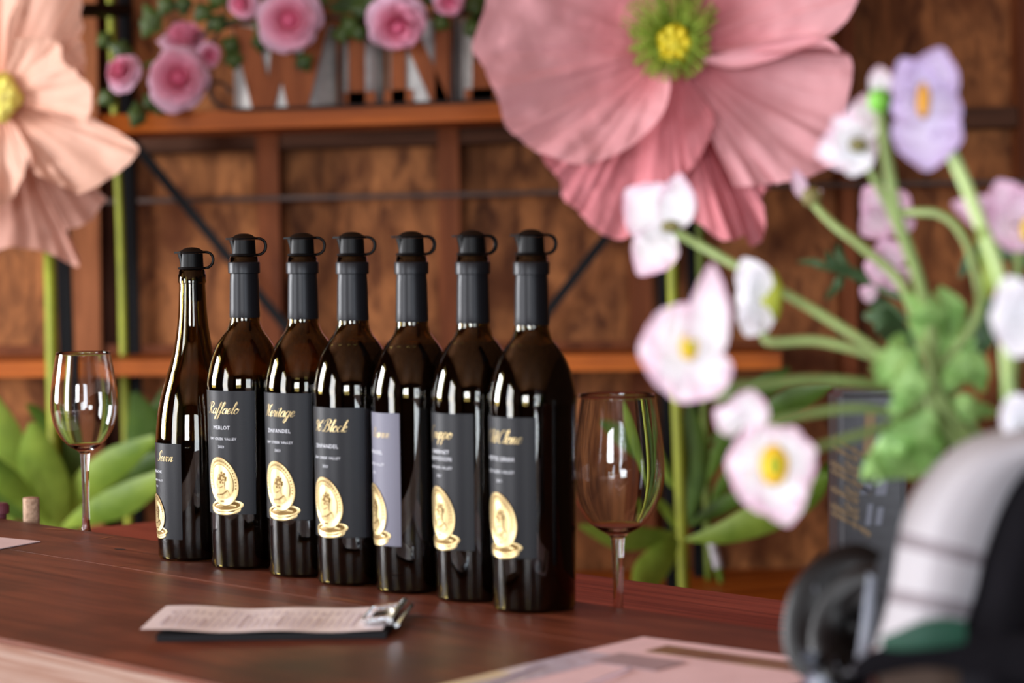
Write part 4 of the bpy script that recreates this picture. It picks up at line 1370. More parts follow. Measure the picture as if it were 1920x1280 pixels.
rose(230, 136, 40, 4.74, (-0.5, 0.35, 0.8), 1, 5)
rose(335, 148, 62, 4.72, (0.1, 0.1, 1.0), 2)
rose(348, 74, 50, 4.80, (0.2, 0.9, 0.45), 3)
rose(455, 6, 34, 4.76, (-0.4, -0.3, 0.8), 4, 5)
rose(543, 38, 62, 4.72, (0.05, -0.1, 1.0), 5)
rose(746, 44, 60, 4.72, (0.1, -0.55, 0.9), 6)
rose(842, 2, 34, 4.74, (0.1, -0.5, 0.8), 7, 5)
rose(392, 104, 26, 4.78, (0.5, -0.2, 0.8), 8, 5)
rr = random.Random(11)
for (x, y, ln, an) in ((268, 70, 60, 70), (300, 60, 62, 120), (250, 100, 50, 160), (210, 90, 40, 130), (215, 165, 44, 220), (255, 190, 50, 260), (270, 176, 40, 300), (300, 30, 46, 60), (365, 40, 46, 40), (385, 50, 46, 30), (400, 20, 50, 80), (425, 20, 48, 60), (425, 90, 44, -70),
                       (415, 75, 40, -30), (480, 30, 44, -40), (480, 60, 40, -80), (500, 10, 50, 100), (600, 4, 60, 60), (620, 20, 60, 20), (650, 14, 60, -10), (675, 10, 56, 30), (690, 6, 50, 140), (640, 30, 44, -30), (690, 52, 40, 200), (660, 64, 40, 185), (800, 10, 50, 60), (780, 6, 46, 120), (815, 24, 40, -40), (870, 14, 46, 20), (880, 30, 44, -60), (885, 8, 46, 60), (560, 100, 40, -60), (345, 30, 44, 100), (320, 185, 40, 230)):
    a = radians(an)
    d0 = 4.80 + rr.uniform(-0.02, 0.03)
    x2, y2 = x + ln * cos(a), y - ln * sin(a)
    xm, ym = (x + x2) / 2 + rr.uniform(-4, 4), (y + y2) / 2 + rr.uniform(-4, 4)
    k = d0 / FPX
    blade('leaf', [P(x, y, d0), P(xm, ym, d0 - 0.012), P(x2, y2, d0)], [4 * k, 20 * k, 2 * k], M_rleaf, ga, cup=0.4, seed=an)
b = MB().tube([P(x, y, 4.81) for x, y in spline([(205, 150), (280, 120), (340, 90), (430, 40), (540, 14), (680, 8), (800, 4), (930, 0)], 5)], 0.004, 6)
b.obj('vine', M_rleaf, ga)

# ------------------------------------------------------------------ dark gift box standing on the bar at right
gx = P(1636, 1000, 1.86)
gift = thing('gift_box', 'tall dark box with gold script standing behind the green stems at right', 'box', (gx.x, gx.y, CZ))
hw = 64 * 1.86 / FPX
top = P(1631, 735, 1.86).z
M_box = mat('gift_box_black', lin(34, 32, 37), rough=0.35, spec=0.5, bump=0.03, bscale=200)
bm = bmesh.new()
bmesh.ops.create_cube(bm, size=1.0)
for v in bm.verts:
    v.co = Vector((gx.x + v.co.x * 2 * hw, gx.y + 0.03 + v.co.y * 0.06, CZ + 0.0005 + (v.co.z + 0.5) * (top - CZ)))
bmesh.ops.bevel(bm, geom=[e for e in bm.edges], offset=0.004, segments=3, affect='EDGES')
me = bpy.data.meshes.new('box_body')
bm.to_mesh(me)
bm.free()
me.materials.append(M_box)
link('box_body', me, gift)
M_gold_dull = mat('dull_gold_print', lin(112, 92, 64), rough=0.5, metallic=0.2)
fy = gx.y - 0.0006
b = MB()
for row in script('fleleflelf', 0.0095, 0.26):
    # reads upwards along the left edge of the box
    b.grid([[Vector((gx.x - hw * 0.42 - b0, fy, CZ + 0.122 + a0)), Vector((gx.x - hw * 0.42 - d0, fy, CZ + 0.122 + c0))] for a0, b0, c0, d0 in row])
b.obj('gold_script', M_gold_dull, gift, smooth=False)
b = MB()
for (x0, x1, y0, y1) in ((1616, 1636, 772, 860), (1612, 1630, 906, 926), (1640, 1660, 900, 928), (1622, 1632, 944, 984), (1640, 1652, 950, 984)):
    p0, p1 = P(x0, y1, 1.86), P(x1, y0, 1.86)
    b.add([(p0.x, fy, p0.z), (p1.x, fy, p0.z), (p1.x + 0.002, fy, p1.z), (p0.x + 0.002, fy, p1.z)], [(0, 1, 2, 3)], 0 if y0 < 800 else 1)
b.obj('label_print', [M_gold_dull, mat('pale_print', lin(96, 100, 112), rough=0.5)], gift, smooth=False)

# ------------------------------------------------------------------ checked cloth bag, dark vase, black ribbon bow in the right foreground
def cloth_mat():
    m = bpy.data.materials.new('checked_cloth')
    m.use_nodes = True
    nt = m.node_tree
    b_ = nt.nodes['Principled BSDF']
    b_.inputs['Roughness'].default_value = 0.85
    b_.inputs['Specular IOR Level'].default_value = 0.2
    uvn = nt.nodes.new('ShaderNodeUVMap')
    sep = nt.nodes.new('ShaderNodeSeparateXYZ')
    nt.links.new(uvn.outputs[0], sep.inputs[0])

    def line(sock, freq, width, off):
        a_ = nt.nodes.new('ShaderNodeMath'); a_.operation = 'MULTIPLY_ADD'; a_.inputs[1].default_value = freq; a_.inputs[2].default_value = off
        nt.links.new(sock, a_.inputs[0])
        f_ = nt.nodes.new('ShaderNodeMath'); f_.operation = 'FRACT'
        nt.links.new(a_.outputs[0], f_.inputs[0])
        l_ = nt.nodes.new('ShaderNodeMath'); l_.operation = 'LESS_THAN'; l_.inputs[1].default_value = width
        nt.links.new(f_.outputs[0], l_.inputs[0])
        return l_.outputs[0]
    l1 = line(sep.outputs[0], 1.0, 0.045, 0.86)
    l2 = line(sep.outputs[0], 1.0, 0.045, 0.69)
    ad = nt.nodes.new('ShaderNodeMath')
    ad.operation = 'MAXIMUM'
    nt.links.new(l1, ad.inputs[0])
    nt.links.new(l2, ad.inputs[1])
    la = ad.outputs[0]
    lb = line(sep.outputs[1], 1.0, 0.16, 0.6)
    s_ = nt.nodes.new('ShaderNodeMath'); s_.operation = 'MULTIPLY_ADD'; s_.inputs[1].default_value = 0.22
    nt.links.new(lb, s_.inputs[0])
    nt.links.new(la, s_.inputs[2])
    mx = nt.nodes.new('ShaderNodeMix')
    mx.data_type = 'RGBA'
    mx.inputs[6].default_value = lin(162, 160, 165)
    mx.inputs[7].default_value = lin(120, 114, 119)
    nt.links.new(s_.outputs[0], mx.inputs[0])
    nt.links.new(mx.outputs[2], b_.inputs['Base Color'])
    return m


M_check = cloth_mat()
M_blackcloth = mat('black_cloth', lin(15, 14, 18), rough=0.9, spec=0.1, var=0.15, vscale=40, bump=0.2, bscale=300)
M_dkgreen = mat('dark_green_lining', lin(14, 62, 46), rough=0.6, var=0.15, vscale=40)
bd = 1.32
bag = thing('cloth_bag', 'white cloth bag with grey check lines and black side, right foreground', 'bag', (P(1840, 1100, bd).x, P(1840, 1100, bd).y + 0.01, CZ))
outer = spline([(1640, 1235), (1668, 1150), (1682, 1080), (1692, 1010), (1710, 945), (1750, 885), (1805, 838), (1870, 814), (1960, 800), (2040, 810)], 6)
inner = spline([(1800, 1215), (1812, 1170), (1832, 1110), (1846, 1050), (1862, 1000), (1884, 945), (1910, 900), (1945, 870), (1990, 856), (2040, 858)], 6)
n_ = len(outer)
rows = []
for i in range(n_):
    row = []
    for j in range(13):
        s = j / 12
        x = outer[i][0] * (1 - s) + inner[i][0] * s
        y = outer[i][1] * (1 - s) + inner[i][1] * s
        row.append(P(x, y, bd - 0.035 * sin(pi * min(1, 0.12 + s * 0.88)) + 0.03 * (1 - s)))
    rows.append(row)
mb = MB()
mb.grid(rows)
me = mb.data('check_panel', M_check, smooth='all')
ul = me.uv_layers.new(name='UVMap')
for lp in me.loops:
    i, j = divmod(lp.vertex_index, 13)
    ul.data[lp.index].uv = (i / (n_ - 1), j / 12)
o = link('check_panel', me, bag)
md = o.modifiers.new('thickness', 'SOLIDIFY')
md.thickness = 0.0025
# black side and front of the bag, down to the bar
prof_in = [(x, y) for x, y in inner]
rows = []
for i, (x, y) in enumerate(prof_in):
    p0 = P(x - 2, y, bd - 0.008)
    row = [p0 + RGT * 0.0, P(x + 30, y + 6, bd - 0.025), P(x + 70, y + 12, bd - 0.028), P(x + 120, y + 14, bd - 0.005), P(x + 150, y + 10, bd + 0.04)]
    rows.append(row)
lowest = [Vector((p.x, p.y, CZ + 0.001)) for p in rows[0]]
midrow = [p.lerp(q_, 0.5) + TOC * 0.006 for p, q_ in zip(rows[0], lowest)]
mb = MB()
mb.grid([lowest, midrow] + rows)
tag(mb.obj('black_side', M_blackcloth, bag, smooth='all'), 'black cloth side of the bag')
# back of the bag
rows = []
for i in range(n_):
    x, y = outer[i]
    rows.append([P(x, y, bd + 0.03), P(x + 15, y + 12, bd + 0.06), P(x + 60, y + 24, bd + 0.075)])
low = [Vector((p.x, p.y, CZ + 0.001)) for p in rows[0]]
mb = MB()
mb.grid([low] + rows)
mb.obj('back_panel', M_blackcloth, bag, smooth='all')
# green hem at the lower end of the checked panel
hem = [(1652, 1205), (1690, 1200), (1735, 1190), (1780, 1186), (1812, 1184)]
blade('green_hem', [P(x, y, bd - 0.034 - 0.004 * sin(i)) for i, (x, y) in enumerate(hem)], [0.003, 0.0055, 0.0075, 0.0075, 0.006], M_dkgreen, bag, cup=0.2)
# lower black strap sweeping under the hem
blade('lower_strap', [P(x, y, bd - 0.03) for x, y in ((1600, 1262), (1640, 1245), (1700, 1228), (1760, 1222), (1840, 1225), (1960, 1240))], [0.004, 0.007, 0.008, 0.009, 0.012, 0.014], M_blackcloth, bag, cup=0.3)
lo = [Vector((P(1700, 1300, bd).x + k * 0.02, P(1700, 1300, bd).y + 0.01, CZ + 0.001)) for k in range(5)]
hi = [P(1640 + k * 60, 1240, bd + 0.02) for k in range(5)]
mb = MB()
mb.grid([lo, hi])
mb.obj('front_panel', mat('brown_lining', lin(60, 44, 34), rough=0.8, var=0.2, vscale=50), bag, smooth='all')

# vase inside
vx = P(1905, 950, 1.45)
vz = P(1905, 905, 1.45).z - CZ
vase = thing('flower_vase', 'dark vase holding the silk poppies, half hidden by the cloth bag', 'vase', (vx.x, vx.y, CZ))
vp = spline([(0.022, 0.0), (0.030, 0.01), (0.033, 0.05), (0.030, vz * 0.7), (0.024, vz * 0.9), (0.027, vz)], 5)
m = MB().lathe([(0.0, 0.0)] + vp + [(r - 0.003, z) for r, z in reversed(vp)] + [(0.0, 0.004)], 40)
m.v = [(x_ + vx.x, y_ + vx.y, z_ + CZ + 0.0005) for x_, y_, z_ in m.v]
m.obj('vase_body', mat('dark_ceramic', lin(34, 34, 40), rough=0.3), vase, merge=1e-6)

# glossy black ribbon bow with pale strips standing for cellophane shine
M_satin = mat('black_satin', lin(5, 5, 7), rough=0.4, spec=0.2)
M_shine = mat('shine_grey', lin(118, 124, 136), rough=0.5)
rb = 1.42
bow = thing('ribbon_bow', 'glossy black ribbon bow with cellophane shine strips beside the cloth bag', 'bow', (P(1600, 1200, rb).x, P(1600, 1200, rb).y, CZ))


def loop(name, pts, w, m, dz=0.0, wob=0.02, face=None):
    n2 = len(pts)
    q_ = [P(x, y, rb + dz + wob * sin(pi * i / (n2 - 1))) for i, (x, y) in enumerate(pts)]
    return blade(name, q_, [w * 0.7] + [w] * (n2 - 2) + [w * 0.7], m, bow, cup=0.35, face=face if face is not None else (TOC + RGT * -0.5 + UPV * 0.4))


loop('loop', [(1640, 1062), (1600, 1052), (1552, 1068), (1515, 1110), (1500, 1165), (1506, 1215), (1525, 1255)], 0.0125, M_satin, 0.01)
loop('loop', [(1640, 1080), (1600, 1090), (1565, 1125), (1545, 1170), (1545, 1215), (1565, 1262)], 0.0095, M_satin, -0.01)
loop('loop', [(1640, 1105), (1612, 1130), (1590, 1170), (1585, 1210), (1600, 1255)], 0.0085, M_satin, 0.0)
loop('loop', [(1530, 1100), (1508, 1120), (1492, 1160), (1492, 1215)], 0.0030, mat('satin_highlight', lin(52, 55, 63), rough=0.5), 0.025)  # grey highlight on the outer edge of the satin, shaped as a thin loop
loop('tail', [(1525, 1250), (1545, 1275), (1560, 1320), (1555, 1400)], 0.006, M_satin, -0.005)
loop('tail', [(1600, 1250), (1590, 1275), (1600, 1320), (1590, 1400)], 0.007, M_satin, 0.0)
loop('cellophane_shine', [(1632, 1078), (1628, 1130), (1622, 1180), (1612, 1235), (1590, 1262)], 0.0034, M_shine, -0.02)  # whitish reflection in the cellophane, modelled as a solid pale strip
loop('cellophane_shine', [(1505, 1225), (1530, 1245), (1535, 1290), (1520, 1380)], 0.0050, M_shine, -0.01)
loop('cellophane_shine', [(1565, 1240), (1572, 1270), (1560, 1330)], 0.0045, M_shine, -0.012)
kn = P(1590, 1262, rb)
MB().blob(kn, 0.012, 0.009, 0.011, 14, 8, wob=0.15).obj('knot', M_satin, bow, smooth='all')
MB().tube([kn, Vector((kn.x, kn.y, CZ + 0.002))], 0.006, 10).obj('tie', M_satin, bow)
cell = MB()
rows = []
for i in range(9):
    x = 1505 + i * 16
    rows.append([P(x, 1230 + 8 * sin(i * 2.1), rb + 0.03 + 0.004 * sin(i * 2.6)), P(x + 4, 1330, rb + 0.03 + 0.006 * sin(i * 1.9)), Vector((P(x, 1330, rb + 0.03).x, P(x, 1330, rb + 0.03).y, CZ + 0.001))])
cell.grid(rows)
cell.obj('wrap', mat('pale_wrap', lin(168, 160, 180), rough=0.4), bow, smooth='all')

# ------------------------------------------------------------------ silk poppies (each stem can be pulled out on its own)
M_w_pink = petal_mat('silk_white_pink', lin(238, 237, 241), lin(228, 180, 208), translucent=0.3, bump=0.05, pw0=0.62, pw1=1.1)
M_w_white = petal_mat('silk_white', lin(234, 236, 242), lin(234, 232, 240), translucent=0.3, bump=0.05)
M_lilac = petal_mat('silk_lilac', lin(214, 204, 232), lin(184, 160, 206), translucent=0.3, bump=0.08, pw0=0.4, pw1=1.05)
M_pinkp = petal_mat('silk_pink', lin(224, 202, 218), lin(216, 168, 198), translucent=0.3, bump=0.08, pw0=0.4, pw1=1.05)
M_bstem = mat('silk_stem', lin(122, 142, 84), rough=0.6, var=0.12, vscale=60)
M_bstem_lt = mat('silk_stem_pale', lin(164, 188, 124), rough=0.6, var=0.12, vscale=60)
M_bleaf = mat('silk_leaf', lin(98, 146, 66), rough=0.5, col2=lin(166, 206, 128), vscale=40, translucent=0.2, bump=0.2, bscale=120)
M_bleaf_dk = mat('silk_leaf_dark', lin(48, 78, 46), rough=0.55, col2=lin(84, 112, 76), vscale=50, translucent=0.15)
M_bc_y = mat('poppy_centre_yellow', lin(222, 178, 30), rough=0.7, var=0.2, vscale=400)
M_bc_g = mat('poppy_centre_green', lin(150, 160, 30), rough=0.7, var=0.2, vscale=400)
M_bc_o = mat('poppy_centre_ochre', lin(196, 140, 40), rough=0.7, var=0.2, vscale=400)
M_bc_b = mat('poppy_calyx_olive', lin(116, 110, 66), rough=0.7, var=0.2, vscale=400)


def pet(root, d, base_, tip, w, m, dep=(0, 0, 0), cup=0.25, ruf=0.10, seed=0, sh=(0.25, 0.85, 1.0, 0.92, 0.55, 0.06)):
    """rounded silk petal between two photo points; w = half width in pixels"""
    bx, by = base_
    tx, ty = tip
    k = d / FPX
    pts = []
    for i in range(5):
        t_ = i / 4
        off = dep[0] * (1 - t_) + dep[1] * t_ + dep[2] * sin(pi * t_)
        pts.append(P(bx + (tx - bx) * t_, by + (ty - by) * t_, d) + TOC * off)
    ww = spline([(s_,) for s_ in sh], 8)
    n2 = 5
    path_n = (len(pts) - 1) * 6 + 1
    wl = [ww[int(i / (path_n - 1) * (len(ww) - 1))][0] * w * k for i in range(path_n)]
    path = spline([tuple(p) for p in pts], 6)
    rows, ed = [], []
    for i, p in enumerate(path):
        p = Vector(p)
        t_ = (Vector(path[min(i + 1, len(path) - 1)]) - Vector(path[max(i - 1, 0)])).normalized()
        f = (TOC - t_ * TOC.dot(t_)).normalized()
        s = t_.cross(f)
        row, er = [], []
        for j in range(11):
            u = j / 10 * 2 - 1
            row.append(p + s * (wl[i] * u) + f * (cup * wl[i] * u * u + ruf * wl[i] * abs(u) * sin(i * 0.9 + seed + 3 * u)))
            er.append(0.001 + min(1.0, sqrt((u * 0.95) ** 2 * 0.8 + (i / (len(path) - 1)) ** 2 * 0.9) * 0.95))
        rows.append(row)
        ed.append(er)
    b_ = MB()
    b_.grid(rows, edge=ed)
    return b_.obj('petal', m, root, smooth='all')


NECK = [P(1752, 752, 1.46), P(1830, 850, 1.46), vx + Vector((0, 0, 0.004 + vz * 0.5 - (vx.z - CZ))), Vector((vx.x, vx.y, CZ + 0.02))]


def sflower(label, d, pets, centre, stem_pts, m, cen=None, calyx=None, neck=True, sr=0.0024, sm=None, leafs=(), stem_d=None, jx=(0, 0)):
    end = Vector((vx.x + jx[0], vx.y + jx[1], CZ + 0.02))
    root = thing('silk_poppy', label, 'flower', end, 0, 'silk poppies in the dark vase')
    for i, p_ in enumerate(pets):
        pet(root, d, p_[0], p_[1], p_[2], p_[4] if len(p_) > 4 else m, p_[3] if len(p_) > 3 else (0, 0, 0.004), seed=i * 1.7)
    k = d / FPX
    if cen:
        x, y, rx, ry, cm, toc = cen
        MB().blob(P(x, y, d) + TOC * toc, rx * k, ry * k, 0.004, 12, 8, frame=(RGT, UPV, TOC), wob=0.2).obj('flower_centre', cm, root, smooth='all')
        if cm in (M_bc_y,):
            MB().blob(P(x, y, d) + TOC * (toc + 0.003), rx * k * 0.5, ry * k * 0.55, 0.003, 10, 6, frame=(RGT, UPV, TOC)).obj('seed_pod', M_bc_g, root, smooth='all')
    if calyx:
        x, y, rx, ry, cm, toc = calyx
        MB().blob(P(x, y, d) + TOC * toc, rx * k, ry * k, rx * k, 12, 8, frame=(RGT, UPV, TOC), wob=0.12).obj('calyx', cm, root, smooth='all')
    sd = stem_d or (d, 1.46)
    nn = len(stem_pts)
    path = [P(x, y, sd[0] + (sd[1] - sd[0]) * i / max(1, nn - 1)) for i, (x, y) in enumerate(stem_pts)]
    if neck:
        path += [NECK[0] + Vector((jx[0], jx[1], 0)), NECK[1] + Vector((jx[0], jx[1], 0)), Vector((vx.x + jx[0] * 0.5, vx.y + jx[1] * 0.5, CZ + vz * 0.98)), end]
    else:
        path += [Vector((vx.x + jx[0] * 0.5, vx.y + jx[1] * 0.5, CZ + vz * 0.98)), end]
    stem('stem', path, sr, sr * 1.05, sm or M_bstem, root, 6)
    for lf in leafs:
        pts, w, lm, ld = lf
        kk = ld / FPX
        blade('leaf', [P(x, y, ld + 0.01 * sin(i * 1.5)) for i, (x, y) in enumerate(pts)], [ww * kk for ww in w], lm, root, cup=0.3, ruffle=0.3, seed=len(pts))
    return root


J = [(0.010 * cos(k * 2.4), 0.010 * sin(k * 2.4)) for k in range(20)]
sflower('pink-tipped white poppy seen from behind, just under the giant pink poppy', 1.60,
        [((1262, 432), (1172, 356), 58, (0, 0.004, 0.004)), ((1262, 432), (1272, 326), 36, (0.004, 0.008, 0.003)), ((1250, 430), (1196, 516), 44, (0.003, 0.006, 0.004))],
        (1255, 428), [(1262, 432), (1330, 470), (1420, 520), (1540, 590), (1660, 668)], M_w_pink, cen=(1256, 426, 18, 12, M_bc_b, 0.008), sr=0.0030, jx=J[0])
sflower('large open white poppy with yellow centre and one tall upright petal', 1.38,
        [((1300, 660), (1262, 572), 74, (0, 0.0, 0.004)), ((1296, 655), (1196, 655), 78, (0.001, 0.004, 0.004)), ((1300, 660), (1270, 752), 76, (0.002, 0.006, 0.003)), ((1318, 690), (1332, 496), 40, (0.004, 0.010, 0.006)), ((1310, 670), (1352, 738), 44, (0.003, 0.003, 0.004))],
        (1292, 650), [(1345, 722), (1420, 722), (1520, 712), (1650, 722)], M_w_pink, cen=(1290, 650, 17, 25, M_bc_y, 0.009), calyx=(1352, 732, 26, 22, M_bleaf, -0.004), sr=0.0030, jx=J[1])
sflower('white poppy turned away showing a yellow-green back', 1.50,
        [((1426, 560), (1392, 484), 34, (0, 0.003, 0.004), M_w_white), ((1424, 560), (1380, 560), 60, (0.002, 0.005, 0.005), M_w_white), ((1424, 570), (1398, 630), 34, (0.003, 0.006, 0.004), M_w_white)],
        (1420, 560), [(1440, 600), (1440, 640), (1540, 640), (1660, 678)], M_w_white, calyx=(1448, 556, 20, 50, mat('yellow_green_back', lin(160, 168, 50), rough=0.6), -0.004), sr=0.0028, jx=J[2])
sflower('small pale pink poppy above the lowest yellow-centred one', 1.40,
        [((1392, 800), (1410, 730), 40, (0, 0.003, 0.004)), ((1390, 800), (1338, 768), 30, (0.003, 0.006, 0.003)), ((1395, 800), (1440, 812), 30, (0, 0.002, 0.002))],
        (1390, 800), [(1440, 792), (1520, 775), (1610, 765), (1700, 775)], M_w_pink, sr=0.0026, jx=J[3])
sflower('open pink-edged poppy with yellow-green eye, lowest of the bouquet', 1.37,
        [((1446, 872), (1452, 798), 78, (0, 0.003, 0.003)), ((1446, 872), (1360, 866), 76, (0.001, 0.004, 0.003)), ((1446, 872), (1528, 862), 70, (0.002, 0.003, 0.003)), ((1446, 880), (1420, 960), 66, (0.003, 0.005, 0.003)), ((1450, 880), (1476, 984), 46, (0.004, 0.006, 0.004))],
        (1447, 872), [(1500, 850), (1560, 830), (1640, 806), (1710, 780)], M_w_pink, cen=(1448, 870, 27, 38, M_bc_y, 0.010), sr=0.0026, jx=J[4])
sflower('lilac poppy with ochre centre, tallest of the bouquet', 1.40,
        [((1728, 200), (1686, 112), 46, (0, 0.006, 0.003)), ((1728, 200), (1762, 92), 50, (0.001, 0.006, 0.003)), ((1728, 205), (1800, 215), 56, (0.002, 0.006, 0.002)), ((1728, 205), (1735, 322), 66, (0.003, 0.008, 0.003)), ((1726, 200), (1668, 205), 44, (0.001, 0.004, 0.002))],
        (1726, 195), [(1782, 285), (1812, 350), (1842, 430), (1880, 540), (1890, 700)], M_lilac, cen=(1726, 192, 13, 34, M_bc_o, 0.011), sr=0.0036, sm=M_bstem_lt, neck=False, stem_d=(1.40, 1.36), jx=J[5])
sflower('drooping pale pink and white poppy left of the lilac one', 1.45,
        [((1606, 272), (1622, 176), 34, (0, 0.003, 0.003)), ((1606, 272), (1528, 290), 40, (0.002, 0.004, 0.003)), ((1606, 275), (1592, 330), 34, (0.003, 0.004, 0.003), M_w_white), ((1606, 272), (1560, 222), 38, (0.001, 0.006, 0.003)), ((1610, 272), (1640, 296), 24, (0.0, 0.002, 0.002))],
        (1606, 272), [(1622, 300), (1650, 352), (1690, 440), (1730, 560), (1750, 680)], M_w_pink, cen=(1606, 274, 18, 14, M_bc_b, 0.008), sr=0.0030, jx=J[6])
sflower('closed poppy bud with bright green calyx beside the lilac poppy', 1.42,
        [((1650, 178), (1648, 124), 22, (0, 0.0, 0.003))],
        (1648, 190), [(1650, 205), (1664, 300), (1684, 410), (1722, 520), (1750, 640)], M_w_pink, calyx=(1648, 190, 22, 24, mat('bright_calyx', lin(110, 180, 60), rough=0.5), 0.002), sr=0.0034, sm=M_bstem, jx=J[7])
sflower('small olive bud with one pink petal on a slender stem', 1.62,
        [((1506, 372), (1488, 316), 14, (0, 0.002, 0.002), M_pinkp), ((1512, 384), (1540, 356), 12, (-0.002, 0, 0.002), M_w_white)],
        (1518, 370), [(1524, 380), (1562, 420), (1620, 466), (1690, 530), (1740, 640)], M_w_pink, calyx=(1521, 370, 19, 20, M_bc_b, 0.003), sr=0.0030, jx=J[8])
sflower('pink poppy crossed by the straight green stems', 1.58,
        [((1662, 400), (1618, 352), 36, (0, 0.004, 0.003)), ((1660, 402), (1612, 440), 34, (0.002, 0.006, 0.003)), ((1662, 400), (1700, 362), 34, (0.001, 0.003, 0.003)), ((1662, 402), (1712, 428), 34, (0.0, 0.003, 0.003))],
        (1660, 400), [(1672, 400), (1716, 398), (1762, 402), (1798, 430), (1824, 490), (1830, 600)], M_pinkp, sr=0.0030, jx=J[9])
sflower('pale pink poppy with dark leaves under the pink one', 1.58,
        [((1670, 505), (1618, 498), 34, (0, 0.004, 0.003)), ((1670, 505), (1652, 448), 34, (0.002, 0.004, 0.003)), ((1670, 505), (1690, 545), 28, (0.002, 0.003, 0.003)), ((1640, 560), (1612, 540), 16, (0.002, 0.003, 0.003)), ((1645, 580), (1652, 606), 14, (0.002, 0.003, 0.003))],
        (1670, 505), [(1678, 512), (1700, 560), (1730, 640)], M_pinkp, sr=0.0028, jx=J[10],
        leafs=[([(1690, 560), (1640, 530), (1580, 505), (1530, 500)], [3, 12, 10, 2], M_bleaf_dk, 1.62), ([(1590, 510), (1560, 490), (1550, 470)], [2, 9, 2], M_bleaf_dk, 1.62), ([(1580, 510), (1570, 535), (1548, 560)], [2, 9, 3], M_bleaf_dk, 1.62), ([(1600, 512), (1575, 480), (1572, 455)], [2, 8, 2], M_bleaf_dk, 1.63),
               ([(1700, 600), (1650, 570), (1620, 560)], [4, 16, 3], M_bleaf_dk, 1.6), ([(1720, 640), (1670, 610), (1640, 620)], [4, 18, 4], M_bleaf_dk, 1.6), ([(1560, 505), (1530, 492), (1496, 490)], [2, 7, 2], M_bleaf_dk, 1.62)])
sflower('mauve pink poppy with yellow centre at the right frame edge', 1.42,
        [((1900, 420), (1868, 338), 44, (0, 0.004, 0.003)), ((1890, 415), (1782, 382), 32, (0.001, 0.004, 0.003)), ((1895, 420), (1850, 440), 40, (0.003, 0.005, 0.003)), ((1910, 420), (1955, 360), 50, (0.001, 0.004, 0.002)), ((1905, 425), (1925, 470), 44, (0.003, 0.004, 0.002))],
        (1915, 425), [(1915, 440), (1905, 560), (1900, 720)], M_pinkp, cen=(1920, 432, 12, 22, M_bc_y, 0.010), sr=0.003, neck=False, jx=J[11])
sflower('plain white poppy at the right frame edge, level with the lower shelf', 1.30,
        [((1915, 600), (1880, 520), 44, (0, 0.006, 0.003)), ((1912, 600), (1850, 590), 56, (0.002, 0.008, 0.003)), ((1915, 605), (1890, 668), 44, (0.003, 0.008, 0.003)), ((1915, 600), (1965, 560), 60, (0.001, 0.004, 0.003)), ((1915, 605), (1960, 650), 50, (0.002, 0.004, 0.003))],
        (1915, 600), [(1905, 660), (1900, 720), (1898, 800)], M_w_white, sr=0.003, sm=M_bstem, neck=False, stem_d=(1.32, 1.42), jx=J[12])
sflower('bluish white poppy resting on the top of the cloth bag', 1.33,
        [((1915, 790), (1890, 740), 36, (0, 0.004, 0.003)), ((1915, 792), (1872, 786), 34, (0.002, 0.005, 0.003)), ((1918, 790), (1950, 750), 40, (0.001, 0.004, 0.003))],
        (1915, 790), [(1918, 800), (1912, 830)], M_w_white, sr=0.003, neck=False, stem_d=(1.35, 1.42), jx=J[13])

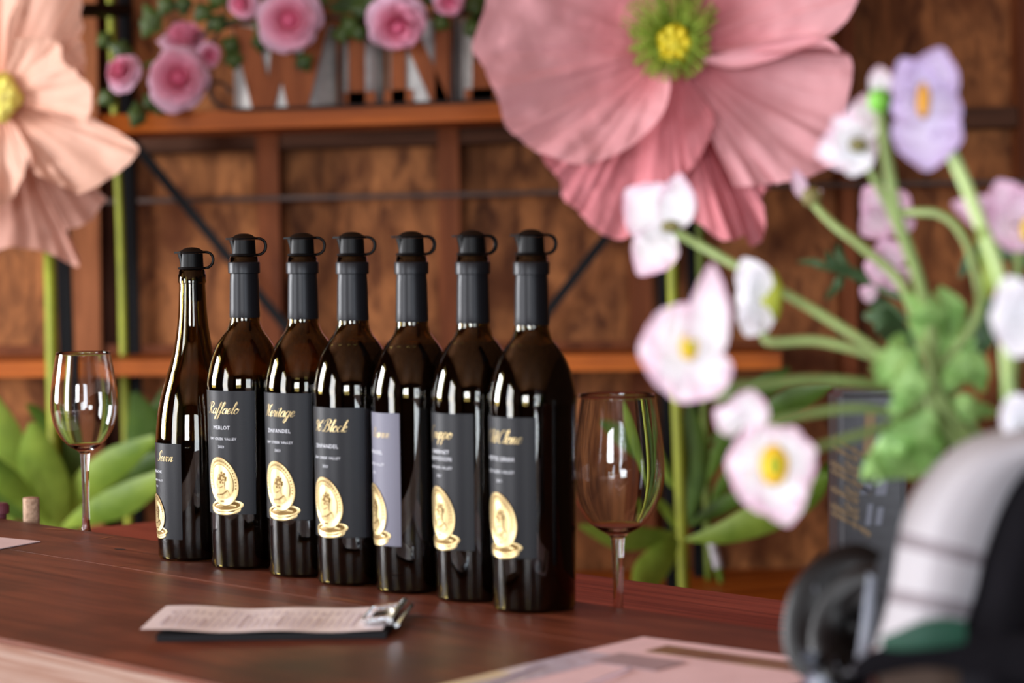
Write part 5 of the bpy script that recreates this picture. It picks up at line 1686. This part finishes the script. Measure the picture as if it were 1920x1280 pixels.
# leafy greens of the bouquet: one branching pick
gp = thing('silk_greenery', 'bright green silk leaves gathered where the poppy stems meet', 'leaves', Vector((vx.x - 0.012, vx.y, CZ + 0.02)))
stem('stem', [P(1740, 690, 1.46), P(1765, 770, 1.47), P(1830, 850, 1.47), Vector((vx.x - 0.006, vx.y, CZ + vz * 0.98)), Vector((vx.x - 0.012, vx.y, CZ + 0.02))], 0.003, 0.003, M_bleaf, gp)
for pts, w, lm, ld in (
        ([(1740, 730), (1700, 700), (1668, 690), (1640, 700)], [6, 34, 36, 10], M_bleaf, 1.42), ([(1730, 720), (1700, 670), (1690, 645), (1700, 628)], [8, 26, 24, 6], M_bleaf, 1.43),
        ([(1735, 735), (1700, 745), (1680, 760), (1676, 752)], [5, 20, 18, 4], M_bleaf, 1.42), ([(1750, 700), (1748, 640), (1735, 580), (1700, 550)], [6, 30, 34, 8], M_bleaf, 1.46),
        ([(1760, 690), (1785, 630), (1790, 580), (1760, 540)], [6, 24, 22, 6], M_bleaf, 1.47), ([(1760, 740), (1800, 700), (1830, 690), (1845, 735)], [6, 30, 30, 6], M_bleaf, 1.45),
        ([(1760, 750), (1800, 760), (1830, 770), (1870, 772)], [6, 24, 22, 5], M_bleaf, 1.46), ([(1770, 680), (1800, 650), (1812, 620), (1800, 600)], [5, 22, 20, 5], M_bleaf, 1.47),
        ([(1745, 770), (1725, 820), (1690, 850), (1625, 880)], [8, 50, 56, 14], M_bleaf, 1.44), ([(1750, 775), (1740, 830), (1730, 870), (1700, 895)], [6, 36, 34, 8], M_bleaf, 1.45),
        ([(1700, 840), (1665, 865), (1640, 880), (1618, 900)], [6, 26, 24, 6], M_bleaf, 1.43), ([(1760, 730), (1720, 760), (1690, 790), (1670, 800)], [4, 16, 18, 4], M_bleaf, 1.46),
        ([(1760, 760), (1830, 640), (1850, 600), (1860, 560)], [4, 30, 28, 6], M_bleaf_dk, 1.56), ([(1730, 700), (1690, 640), (1660, 600), (1620, 590)], [4, 24, 24, 5], M_bleaf_dk, 1.56),
        ([(1850, 560), (1860, 500), (1850, 450), (1835, 430)], [4, 18, 16, 4], mat('silk_leaf_pale', lin(150, 176, 84), rough=0.6, var=0.15, vscale=60, translucent=0.2), 1.38), ([(1800, 520), (1830, 480), (1900, 470), (1930, 500)], [4, 16, 18, 4], M_bleaf_dk, 1.56),
        ([(1880, 700), (1895, 760), (1890, 800)], [4, 16, 4], M_bleaf, 1.44)):
    kk = ld / FPX
    blade('leaf', [P(x, y, ld + 0.012 * sin(i * 1.7 + x)) for i, (x, y) in enumerate(pts)], [ww * kk for ww in w], lm, gp, cup=0.35, ruffle=0.35, seed=pts[0][0] % 7)
